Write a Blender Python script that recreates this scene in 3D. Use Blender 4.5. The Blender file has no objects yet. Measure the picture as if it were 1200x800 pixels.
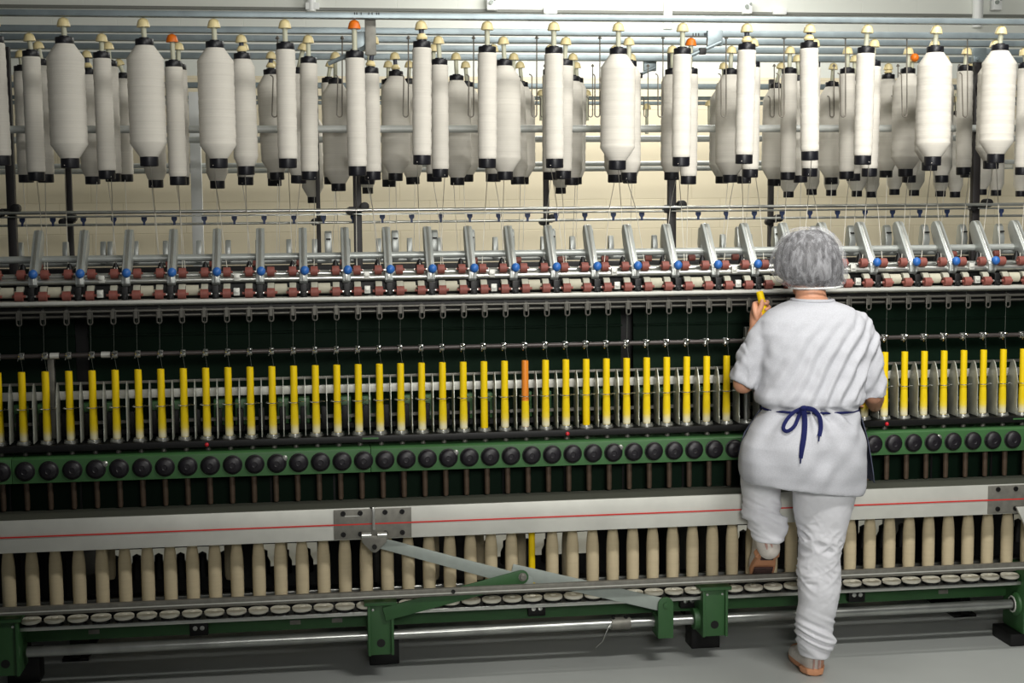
import bpy, bmesh, math, random
from mathutils import Vector, Matrix, Quaternion, noise
random.seed(7)
C = bpy.context.scene.collection
PI = math.pi

# ------------------------------------------------------------------ camera
F, PITCH, YAW, ROLL, DIST, HGT = 1700.0, 0.096, 0.1376, -0.0082, 5.4349, 1.7886
cy, sy, cp, sp = math.cos(YAW), math.sin(YAW), math.cos(PITCH), math.sin(PITCH)
FW = Vector((sy*cp, cy*cp, -sp)); RT = Vector((cy, -sy, 0)); UP = RT.cross(FW)
RT, UP = (RT*math.cos(ROLL)+UP*math.sin(ROLL)), (UP*math.cos(ROLL)-RT*math.sin(ROLL))
EYE = Vector((0, -DIST, HGT))
cam = bpy.data.cameras.new('camera'); cam.sensor_width = 36; cam.lens = F/1200*36
cam.clip_start = 0.05; cam.clip_end = 100
camo = bpy.data.objects.new('camera', cam); C.objects.link(camo)
camo.matrix_world = Matrix(((RT.x, UP.x, -FW.x, EYE.x), (RT.y, UP.y, -FW.y, EYE.y), (RT.z, UP.z, -FW.z, EYE.z), (0, 0, 0, 1)))
bpy.context.scene.camera = camo

def at(x, y, Y):                       # where a sight line meets the upright plane at depth Y
    d = FW + RT*((x-600)/F) + UP*((400-y)/F)
    t = (Y-EYE.y)/d.y
    return EYE + d*t
def SX(i):                             # spindle pitch along the frame
    return 2.791316729254283e-06*i**3 - 0.00019541711438926526*i*i + 0.08347350612722748*i - 1.0486577193571978
def zat(x, y, Y): return at(x, y, Y).z
I0, I1 = -1, 48
XL, XR = -1.75, 3.35

# ------------------------------------------------------------------ materials
MATS = {}
def mat(name, col, rough=.5, metal=0.0, var=0.0, vscale=30, bump=0.0, bscale=200, spec=.5, alpha=None, coat=0):
    if name in MATS: return MATS[name]
    m = bpy.data.materials.new(name); m.use_nodes = True
    nt = m.node_tree; b = nt.nodes['Principled BSDF']
    c = tuple((v/12.92 if v <= .04045 else ((v+.055)/1.055)**2.4) for v in (k/255 for k in col))
    b.inputs['Base Color'].default_value = (*c, 1)
    b.inputs['Roughness'].default_value = rough; b.inputs['Metallic'].default_value = metal
    b.inputs['Specular IOR Level'].default_value = spec
    tc = nt.nodes.new('ShaderNodeTexCoord')
    if var > 0:
        n = nt.nodes.new('ShaderNodeTexNoise'); n.inputs['Scale'].default_value = vscale; n.inputs['Detail'].default_value = 5
        nt.links.new(tc.outputs['Object'], n.inputs['Vector'])
        r = nt.nodes.new('ShaderNodeMapRange'); r.inputs['From Min'].default_value = .3; r.inputs['From Max'].default_value = .7
        r.inputs['To Min'].default_value = 1-var; r.inputs['To Max'].default_value = 1+var*.4
        nt.links.new(n.outputs['Fac'], r.inputs['Value'])
        x = nt.nodes.new('ShaderNodeVectorMath'); x.operation = 'SCALE'; x.inputs[0].default_value = c
        nt.links.new(r.outputs[0], x.inputs['Scale']); nt.links.new(x.outputs[0], b.inputs['Base Color'])
    if bump > 0:
        n2 = nt.nodes.new('ShaderNodeTexNoise'); n2.inputs['Scale'].default_value = bscale; n2.inputs['Detail'].default_value = 3
        nt.links.new(tc.outputs['Object'], n2.inputs['Vector'])
        bp = nt.nodes.new('ShaderNodeBump'); bp.inputs['Strength'].default_value = bump; bp.inputs['Distance'].default_value = .004
        nt.links.new(n2.outputs['Fac'], bp.inputs['Height']); nt.links.new(bp.outputs[0], b.inputs['Normal'])
    MATS[name] = m
    return m
def roving_mat(name, col, scale, dark):
    m = mat(name, col, .95, 0, spec=.1); nt = m.node_tree; b = nt.nodes['Principled BSDF']
    tc = nt.nodes.new('ShaderNodeTexCoord')
    oi = nt.nodes.new('ShaderNodeObjectInfo')
    sep = nt.nodes.new('ShaderNodeSeparateXYZ'); nt.links.new(tc.outputs['Object'], sep.inputs[0])
    ad = nt.nodes.new('ShaderNodeMath'); ad.operation = 'ADD'; nt.links.new(sep.outputs['Z'], ad.inputs[0]); nt.links.new(oi.outputs['Random'], ad.inputs[1])
    cb = nt.nodes.new('ShaderNodeCombineXYZ'); nt.links.new(ad.outputs[0], cb.inputs['Z'])
    n = nt.nodes.new('ShaderNodeTexNoise'); n.inputs['Scale'].default_value = scale; n.inputs['Detail'].default_value = 6; n.inputs['Roughness'].default_value = .75
    nt.links.new(cb.outputs[0], n.inputs['Vector'])
    mr = nt.nodes.new('ShaderNodeMapRange'); mr.inputs['From Min'].default_value = .33; mr.inputs['From Max'].default_value = .6
    mr.inputs['To Min'].default_value = dark; mr.inputs['To Max'].default_value = 1.0
    nt.links.new(n.outputs['Fac'], mr.inputs['Value'])
    base = tuple(b.inputs['Base Color'].default_value)[:3]
    x = nt.nodes.new('ShaderNodeVectorMath'); x.operation = 'SCALE'; x.inputs[0].default_value = base
    nt.links.new(mr.outputs[0], x.inputs['Scale']); nt.links.new(x.outputs[0], b.inputs['Base Color'])
    bp = nt.nodes.new('ShaderNodeBump'); bp.inputs['Strength'].default_value = .6; bp.inputs['Distance'].default_value = .002
    nt.links.new(n.outputs['Fac'], bp.inputs['Height']); nt.links.new(bp.outputs[0], b.inputs['Normal'])
    return m

M_rov = roving_mat('roving_white', (226, 221, 210), 170, .90)
M_cop = roving_mat('spun_yarn_cream', (203, 188, 156), 60, .92)
M_blackcap = mat('black_plastic', (17, 17, 24), .42)
M_dome = mat('cream_plastic', (238, 220, 165), .4)
M_domeo = mat('orange_plastic', (238, 120, 22), .45)
M_wire = mat('dull_wire', (128, 122, 112), .5, .2)
M_stem = mat('grey_plastic_stem', (196, 196, 172), .5)
M_darkstem = mat('dark_stem', (62, 66, 78), .5)
M_rail = mat('galvanised_steel', (150, 162, 166), .42, .55, var=.18, vscale=14)
M_palepipe = mat('pale_pipe', (205, 208, 204), .4, .1, var=.06)
M_steel = mat('bright_steel', (205, 206, 200), .28, .85, var=.12, vscale=20)
M_chrome = mat('chrome', (225, 225, 225), .12, 1.0)
M_alu = mat('brushed_aluminium', (208, 208, 200), .5, .35, var=.10, vscale=9)
M_alud = mat('grey_cast_plate', (128, 126, 118), .5, .5, var=.2, vscale=40)
M_armm = mat('painted_silver_arm', (178, 182, 178), .38, .35, var=.06)
M_green = mat('machine_green', (62, 104, 60), .45, 0, var=.12, vscale=12)
M_greenb = mat('dark_machine_green', (46, 86, 46), .5, 0, var=.14, vscale=12)
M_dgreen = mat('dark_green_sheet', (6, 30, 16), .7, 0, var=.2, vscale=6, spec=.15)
M_black = mat('black_metal', (13, 12, 12), .5, .2, var=.2, vscale=20)
M_post = mat('black_post', (32, 27, 27), .5)
M_knob = mat('black_rubber_knob', (19, 15, 22), .45)
M_blue = mat('blue_plastic', (46, 104, 180), .4)
M_red = mat('red_brown_rubber', (136, 76, 66), .6, var=.15, vscale=60)
M_apron = mat('grey_apron_belt', (168, 166, 150), .6)
M_clear = mat('cream_cleaner_felt', (184, 180, 160), .8, var=.08)
M_yellow = mat('yellow_plastic_tube', (236, 202, 12), .5, var=.05, spec=.25, vscale=15)
M_orange = mat('orange_tube', (226, 134, 40), .4)
M_brown = mat('brown_spindle_shank', (92, 76, 62), .5, .3, var=.2)
M_sep = mat('polished_separator', (188, 190, 180), .35, .45, var=.18, vscale=25)
M_redline = mat('red_cord', (200, 40, 34), .5)
M_redlamp = mat('red_lens', (190, 24, 40), .25)
M_cup = mat('cream_peg_cup', (226, 222, 206), .45)
M_greyp = mat('grey_painted_lever', (156, 164, 158), .45, .15, var=.08)
M_thread = mat('cotton_thread', (235, 230, 218), .9)
M_fine = mat('fine_yarn', (120, 124, 116), .9)
M_dull = mat('dull_dark_steel', (92, 90, 84), .45, .6)
M_guider = mat('guide_rod_steel', (74, 68, 66), .4, .4)
M_pipe = mat('zinc_pipe', (176, 178, 174), .28, .85, var=.3, vscale=9)
M_wallpipe = mat('white_conduit', (238, 240, 238), .4)
M_skin = mat('skin', (206, 150, 120), .55, var=.06, vscale=30)
M_shirt = mat('heather_grey_jersey', (194, 195, 201), .95, 0, var=.10, vscale=260, bump=.25, bscale=500, spec=.1)
M_trous = mat('white_cotton_twill', (226, 226, 231), .9, 0, var=.03, vscale=60, spec=.1)
M_navy = mat('navy_cord', (22, 28, 78), .8, spec=.2)
M_apronc = mat('slate_blue_apron', (84, 88, 104), .9, spec=.1)
M_hair = mat('dark_hair', (24, 20, 22), .6, var=.4, vscale=40)
M_shoe = mat('white_shoe', (214, 206, 198), .7, var=.12, vscale=50)
M_shoet = mat('pink_shoe_trim', (190, 150, 140), .7)
M_sole = mat('tan_sole', (206, 146, 108), .6)
M_soled = mat('dark_tread', (70, 46, 42), .7, var=.3, vscale=40)
M_eye = mat('eye_white', (235, 235, 230), .2)
M_ink = mat('dark_ink', (30, 34, 36), .6)

def hairnet_mat():
    m = bpy.data.materials.new('white_mesh_net'); m.use_nodes = True; nt = m.node_tree; nt.nodes.clear()
    out = nt.nodes.new('ShaderNodeOutputMaterial'); mx = nt.nodes.new('ShaderNodeMixShader')
    tr = nt.nodes.new('ShaderNodeBsdfTransparent'); df = nt.nodes.new('ShaderNodeBsdfDiffuse'); df.inputs['Color'].default_value = (.86, .86, .9, 1)
    tl = nt.nodes.new('ShaderNodeBsdfTranslucent'); tl.inputs['Color'].default_value = (.8, .8, .84, 1)
    m2 = nt.nodes.new('ShaderNodeMixShader'); m2.inputs[0].default_value = .25
    nt.links.new(df.outputs[0], m2.inputs[1]); nt.links.new(tl.outputs[0], m2.inputs[2])
    tc = nt.nodes.new('ShaderNodeTexCoord')
    mp = nt.nodes.new('ShaderNodeMapping'); mp.inputs['Scale'].default_value = (20, 20, 5); mp.inputs['Rotation'].default_value = (0, .7, 0)
    nt.links.new(tc.outputs['Object'], mp.inputs['Vector'])
    n = nt.nodes.new('ShaderNodeTexNoise'); n.inputs['Scale'].default_value = 2.4; n.inputs['Detail'].default_value = 8; n.inputs['Roughness'].default_value = .7; n.inputs['Distortion'].default_value = .8
    nt.links.new(mp.outputs[0], n.inputs['Vector'])
    mr = nt.nodes.new('ShaderNodeMapRange'); mr.inputs['From Min'].default_value = .38; mr.inputs['From Max'].default_value = .68
    mr.inputs['To Min'].default_value = .10; mr.inputs['To Max'].default_value = .50
    nt.links.new(n.outputs['Fac'], mr.inputs['Value'])
    nt.links.new(mr.outputs[0], mx.inputs[0]); nt.links.new(tr.outputs[0], mx.inputs[1]); nt.links.new(m2.outputs[0], mx.inputs[2])
    nt.links.new(mx.outputs[0], out.inputs['Surface'])
    return m
M_net = hairnet_mat()

def yarn_layer_mat():                       # thin first layers of yarn, thick at the foot and fading up the yellow tube
    m = mat('first_yarn_layers', (236, 226, 190), .85, spec=.1); nt = m.node_tree; b = nt.nodes['Principled BSDF']
    tc = nt.nodes.new('ShaderNodeTexCoord'); sep = nt.nodes.new('ShaderNodeSeparateXYZ'); nt.links.new(tc.outputs['Generated'], sep.inputs[0])
    cr = nt.nodes.new('ShaderNodeValToRGB'); e = cr.color_ramp.elements
    e[0].position = .1; e[0].color = (.82, .76, .52, 1); e[1].position = .6; e[1].color = (.80, .58, .012, 1)
    e2 = cr.color_ramp.elements.new(.36); e2.color = (.80, .61, .06, 1)
    nt.links.new(sep.outputs['Z'], cr.inputs[0]); nt.links.new(cr.outputs[0], b.inputs['Base Color'])
    return m
M_layer = yarn_layer_mat()

# ------------------------------------------------------------------ mesh builder
class MB:
    def __init__(s): s.v = []; s.f = []
    def add(s, vs, fs):
        o = len(s.v); s.v += [Vector(p) for p in vs]; s.f += [[i+o for i in f] for f in fs]; return s
    def box(s, x0, x1, y0, y1, z0, z1, R=None, o=None):
        vs = [Vector(p) for p in ((x0,y0,z0),(x1,y0,z0),(x1,y1,z0),(x0,y1,z0),(x0,y0,z1),(x1,y0,z1),(x1,y1,z1),(x0,y1,z1))]
        if R is not None: vs = [R @ p for p in vs]
        if o is not None: vs = [p + Vector(o) for p in vs]
        return s.add(vs, [(3,2,1,0),(4,5,6,7),(0,1,5,4),(1,2,6,5),(2,3,7,6),(3,0,4,7)])
    def prism(s, pts, axis, a, b):          # polygon pts (2-D) pushed along an axis
        def P(u, v, w): return {'x': (w,u,v), 'y': (u,w,v), 'z': (u,v,w)}[axis]
        n = len(pts); vs = [P(u,v,a) for u,v in pts]+[P(u,v,b) for u,v in pts]
        fs = [list(range(n)), list(range(2*n-1, n-1, -1))]+[[i, i+n, (i+1) % n+n, (i+1) % n] for i in range(n)]
        return s.add(vs, fs)
    def lathe(s, prof, p0=(0,0,0), ax=(0,0,1), n=20):
        ax = Vector(ax).normalized(); p0 = Vector(p0)
        u = ax.orthogonal().normalized(); w = ax.cross(u)
        vs = []; fs = []
        for r, z in prof:
            for k in range(n):
                a = 2*PI*k/n; vs.append(p0+ax*z+(u*math.cos(a)+w*math.sin(a))*r)
        for j in range(len(prof)-1):
            for k in range(n):
                k2 = (k+1) % n; fs.append((j*n+k, j*n+k2, (j+1)*n+k2, (j+1)*n+k))
        if prof[0][0] > 1e-6: fs.append(tuple(range(n-1, -1, -1)))
        if prof[-1][0] > 1e-6: fs.append(tuple((len(prof)-1)*n+k for k in range(n)))
        return s.add(vs, fs)
    def cyl(s, p0, p1, r0, r1=None, n=16):
        p0, p1 = Vector(p0), Vector(p1); r1 = r0 if r1 is None else r1
        return s.lathe([(r0, 0), (r1, (p1-p0).length)], p0, p1-p0, n)
    def sphere(s, c, r, sc=(1,1,1), n=16, m=10):
        prof = [(max(1e-7, r*math.sin(PI*j/m)), -r*math.cos(PI*j/m)) for j in range(m+1)]
        o = len(s.v); s.lathe(prof, (0,0,0), (0,0,1), n)
        for k in range(o, len(s.v)):
            p = s.v[k]; s.v[k] = Vector((p.x*sc[0], p.y*sc[1], p.z*sc[2]))+Vector(c)
        return s
    def tube(s, pts, r, n=8, closed=False):
        pts = [Vector(p) for p in pts]; m = len(pts); rr = r if isinstance(r, (list, tuple)) else [r]*m
        vs = []; fs = []; pu = None
        for i, p in enumerate(pts):
            a = pts[(i-1) % m] if (closed or i > 0) else p; b = pts[(i+1) % m] if (closed or i < m-1) else p
            t = (b-a).normalized()
            u = t.orthogonal().normalized() if pu is None else (pu-t*pu.dot(t)).normalized()
            pu = u; w = t.cross(u)
            for k in range(n):
                q = 2*PI*k/n; vs.append(p+(u*math.cos(q)+w*math.sin(q))*rr[i])
        for i in range(m if closed else m-1):
            j = (i+1) % m
            for k in range(n):
                k2 = (k+1) % n; fs.append((i*n+k, i*n+k2, j*n+k2, j*n+k))
        if not closed: fs += [tuple(range(n-1, -1, -1)), tuple((m-1)*n+k for k in range(n))]
        return s.add(vs, fs)
    def loft(s, rings, cap=True):
        n = len(rings[0]); vs = [p for r in rings for p in r]; fs = []
        for j in range(len(rings)-1):
            for k in range(n):
                k2 = (k+1) % n; fs.append((j*n+k, j*n+k2, (j+1)*n+k2, (j+1)*n+k))
        if cap: fs += [tuple(range(n-1, -1, -1)), tuple((len(rings)-1)*n+k for k in range(n))]
        return s.add(vs, fs)
    def mesh(s, name, bevel=0, angle=35, merge=False):
        me = bpy.data.meshes.new(name); me.from_pydata([tuple(p) for p in s.v], [], s.f)
        bm = bmesh.new(); bm.from_mesh(me)
        if merge: bmesh.ops.remove_doubles(bm, verts=bm.verts, dist=1e-5)
        bmesh.ops.recalc_face_normals(bm, faces=bm.faces)
        if bevel:
            es = [e for e in bm.edges if len(e.link_faces) == 2 and e.calc_face_angle(0) > .7]
            bmesh.ops.bevel(bm, geom=es, offset=bevel, segments=2, profile=.6, affect='EDGES', clamp_overlap=True)
        bm.to_mesh(me); bm.free()
        me.polygons.foreach_set('use_smooth', [True]*len(me.polygons))
        me.set_sharp_from_angle(angle=math.radians(angle)); me.update()
        return me

def link(name, me, m=None, parent=None, loc=(0,0,0), rot=None, scale=None):
    if m is not None and not me.materials: me.materials.append(m)
    o = bpy.data.objects.new(name, me); C.objects.link(o)
    if parent is not None: o.parent = parent
    o.location = loc
    if rot is not None: o.rotation_mode = 'QUATERNION'; o.rotation_quaternion = rot
    if scale is not None: o.scale = scale
    return o
def obj(name, mb, m, parent=None, bevel=0, world=True, **k):      # mb is in world coordinates
    me = mb.mesh(name, bevel, **k)
    loc = (0,0,0)
    if parent is not None and world:
        w = Vector((0,0,0)); q = parent
        while q is not None: w += q.location; q = q.parent
        loc = -w
    return link(name, me, m, parent, loc)
def wpos(o):
    w = Vector((0,0,0))
    while o is not None: w += o.location; o = o.parent
    return w
def tag(o, label, cat, group=None):
    o['label'] = label; o['category'] = cat
    if group: o['group'] = group
    return o
def thing(name, label, cat, loc=(0,0,0), group=None):
    o = bpy.data.objects.new(name, None); C.objects.link(o); o.location = loc; o.empty_display_size = .05
    return tag(o, label, cat, group)
def struct(o): o['kind'] = 'structure'; return o
def placed(name, me, m, parent, wloc, rot=None, scale=None):     # shared mesh at a world place
    return link(name, me, m, parent, Vector(wloc)-wpos(parent) if parent is not None else wloc, rot, scale)

ONES = 'first second third fourth fifth sixth seventh eighth ninth tenth eleventh twelfth thirteenth fourteenth fifteenth sixteenth seventeenth eighteenth nineteenth'.split()
TENS = {20: 'twenti', 30: 'thirti', 40: 'forti', 50: 'fifti'}
def nth(n):
    if n <= 19: return ONES[n-1]
    t = n//10*10; r = n % 10
    return TENS[t]+'eth' if r == 0 else TENS[t][:-1]+'y-'+ONES[r-1]
def side(k, n):                          # k counted from 0 in a row of n
    if k == 0: return 'leftmost'
    if k == n-1: return 'rightmost'
    return nth(k+1)+' from the left' if k < n/2 else nth(n-k)+' from the right'

# ------------------------------------------------------------------ the room
def wall_mat():
    m = mat('painted_block_wall', (236, 228, 204), .75); nt = m.node_tree; b = nt.nodes['Principled BSDF']
    tc = nt.nodes.new('ShaderNodeTexCoord'); mp = nt.nodes.new('ShaderNodeMapping'); mp.inputs['Rotation'].default_value = (PI/2, 0, 0)
    nt.links.new(tc.outputs['Object'], mp.inputs[0])
    br = nt.nodes.new('ShaderNodeTexBrick'); br.inputs['Scale'].default_value = 1; br.inputs['Brick Width'].default_value = .4; br.inputs['Row Height'].default_value = .2
    br.inputs['Mortar Size'].default_value = .004; br.inputs['Mortar Smooth'].default_value = .6
    br.inputs['Color1'].default_value = (.85, .76, .56, 1); br.inputs['Color2'].default_value = (.83, .74, .54, 1); br.inputs['Mortar'].default_value = (.77, .68, .48, 1)
    nt.links.new(mp.outputs[0], br.inputs['Vector'])
    sp_ = nt.nodes.new('ShaderNodeSeparateXYZ'); nt.links.new(tc.outputs['Object'], sp_.inputs[0])
    gt = nt.nodes.new('ShaderNodeMath'); gt.operation = 'GREATER_THAN'; gt.inputs[1].default_value = 2.62
    nt.links.new(sp_.outputs['Z'], gt.inputs[0])
    mx = nt.nodes.new('ShaderNodeMix'); mx.data_type = 'RGBA'; mx.inputs['B'].default_value = (.80, .82, .76, 1)
    nt.links.new(gt.outputs[0], mx.inputs['Factor']); nt.links.new(br.outputs['Color'], mx.inputs['A'])
    nt.links.new(mx.outputs['Result'], b.inputs['Base Color'])
    bp = nt.nodes.new('ShaderNodeBump'); bp.inputs['Strength'].default_value = .3; bp.inputs['Distance'].default_value = .004; bp.invert = True
    nt.links.new(br.outputs['Fac'], bp.inputs['Height']); nt.links.new(bp.outputs[0], b.inputs['Normal'])
    return m
def floor_mat():
    m = mat('grey_epoxy_floor', (180, 183, 180), .38, 0, var=.07, vscale=2.2)
    return m
YW = 4.3
struct(obj('wall_back', MB().box(-6, 8, YW, YW+.15, 0, 3.9), wall_mat()))
struct(obj('floor', MB().box(-6, 8, -7.5, YW+.15, -.12, 0), floor_mat()))
struct(obj('ceiling', MB().box(-6, 8, -7.5, YW+.15, 3.9, 4.0), mat('white_ceiling', (225, 226, 222), .8)))
# dark seam and trunking along the wall, white conduits and boxes
zt = zat(600, 12.5, YW-.03)
struct(obj('trim_1', MB().box(-6, 8, YW-.03, YW, zt-.010, zt+.008), mat('grey_seam', (120, 122, 116), .6)))
for k, (x, y0, y1, w) in enumerate(((364, -30, 12, 11), (785, -30, 33, 11), (1150, -30, 31, 13))):
    a, b_ = at(x, y0, YW-.08), at(x, y1, YW-.08)
    r = w/2/F*(YW+5.3)
    tag(obj('conduit_pipe', MB().cyl((a.x, YW-r-.001, b_.z), (a.x, YW-r-.001, min(3.89, a.z)), r, n=20), M_wallpipe),
        'white vertical conduit pipe on the wall, '+('leftmost of three', 'middle of three', 'rightmost of three')[k], 'pipe', 'wall conduits')
for k, (x, y, w, h) in enumerate(((577, 3, 13, 17), (876, 8, 11, 16), (1169, 3, 11, 18))):
    c = at(x, y, YW-.06); s_ = (YW+5.3)/F
    t = thing('wall_socket_box', 'small white electrical box on the upper wall, '+('leftmost', 'middle', 'rightmost')[k]+' of three', 'electrical box', (c.x, YW, c.z), 'wall socket boxes')
    obj('housing', MB().box(c.x-w*s_/2, c.x+w*s_/2, YW-.07, YW-.002, c.z-h*s_/2, c.z+h*s_/2), M_wallpipe, t, .006)
    obj('socket', MB().cyl((c.x-.01, YW-.082, c.z), (c.x-.01, YW-.069, c.z), .014), M_greyp, t)
    obj('socket', MB().cyl((c.x+.018, YW-.082, c.z+.02), (c.x+.018, YW-.069, c.z+.02), .008), M_greyp, t)
for k, (x, y) in enumerate(((366, 7), (645, 12), (914, 13))):
    c = at(x, y, YW-.05)
    tag(obj('trunking_clip', MB().box(c.x-.045, c.x+.045, YW-.06, YW-.002, c.z-.022, c.z+.022), M_wallpipe, None, .004),
        'flat white cover plate on the wall seam, '+('leftmost', 'middle', 'rightmost')[k]+' of three', 'cover plate', 'wall cover plates')

# ------------------------------------------------------------------ creel rails and hangers
ROWY = [0.0, .55, .90, 1.27, 1.67]
RAILY = [20.5, 38, 47.5, 57.5, 67.5]           # picture height of each rail's face at mid width
RAILH = [3.3, 3.6, 3.4, 3.4, 3.4]
ROWNAME = ['front', 'second', 'third', 'fourth', 'rear']
rails = []; railz = []
for r in range(5):
    zc = zat(600, RAILY[r], ROWY[r]); hh = RAILH[r]/F*(5.43+ROWY[r])
    t = thing('creel_rail', f'long grey steel creel rail of the {ROWNAME[r]} bobbin row, with cream hangers', 'rail', (.8, ROWY[r], zc), 'creel rails')
    x0, x1 = XL, XR+ROWY[r]*.45
    mb = MB()
    pr = [(-.022, -hh), (.022, -hh), (.022, hh), (-.022, hh)]
    mb.prism([(ROWY[r]+a, zc+b_) for a, b_ in pr], 'x', x0, x1)
    obj('channel', mb, M_rail, t, .003)
    rails.append(t); railz.append(zc-hh)
# joint plate with inked marks on the front rail
p = at(432, 17, 0)
for dx in (-.052, -.044, -.028, 0, .012, .028, .036): obj('ink_mark', MB().box(p.x+dx-.002, p.x+dx+.002, -.0235, -.0215, p.z-.004, p.z+.005), M_ink, rails[0])
p = at(816, 41, .55)
for dx in (-.02, -.008, .004, .03): obj('ink_mark', MB().box(p.x+dx-.002, p.x+dx+.002, .5265, .5285, p.z-.007, p.z+.005), M_ink, rails[1])

dome_me = MB().lathe([(.0235, 0), (.0235, .004), (.0205, .017), (.0165, .026), (.009, .031), (.004, .033), (1e-7, .033)], n=20).mesh('dome_cap')
odome_me = dome_me.copy()
ring_me = MB().lathe([(.019, 0), (.021, .006), (.014, .020), (.010, .022)], n=18).mesh('lower_collar')
def capmesh():
    return MB().lathe([(.018, .031), (.018, .0265), (.0315, .0255), (.033, .023), (.033, .004), (.0315, .0), (1e-7, 0)][::-1], n=24).mesh('top_cap')
topcap_me = capmesh()
botcap_me = MB().lathe([(1e-7, .004), (.024, .004), (.027, 0), (.032, .001), (.033, .004), (.033, .034), (.031, .036), (1e-7, .036)], n=24).mesh('bottom_cap')
bobm = {}
def bobbin_mesh(kind, L):                      # wound body between the two black flanges, kinds by how much roving is left
    R, c0, c1 = {'thin': (.0355, .004, .004), 'med': (.049, .028, .032), 'fat': (.0655, .045, .045)}[kind]
    pr = [(1e-7, 0), (.033, 0), (.0345 if kind != 'thin' else .034, .002)]
    nb = 36
    for k in range(nb+1):
        u = k/nb; z = .003+c1+(L-.006-c0-c1)*u
        jit = .0006*math.sin(k*2.1)+.0005*math.sin(k*5.3)
        pr.append((R+jit, z))
    pr += [(.0345, L-.002), (.033, L), (1e-7, L)]
    return MB().lathe(pr, n=32).mesh('roving_body', angle=50)
for kind in ('thin', 'med', 'fat'): bobm[kind] = bobbin_mesh(kind, .40)

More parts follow.
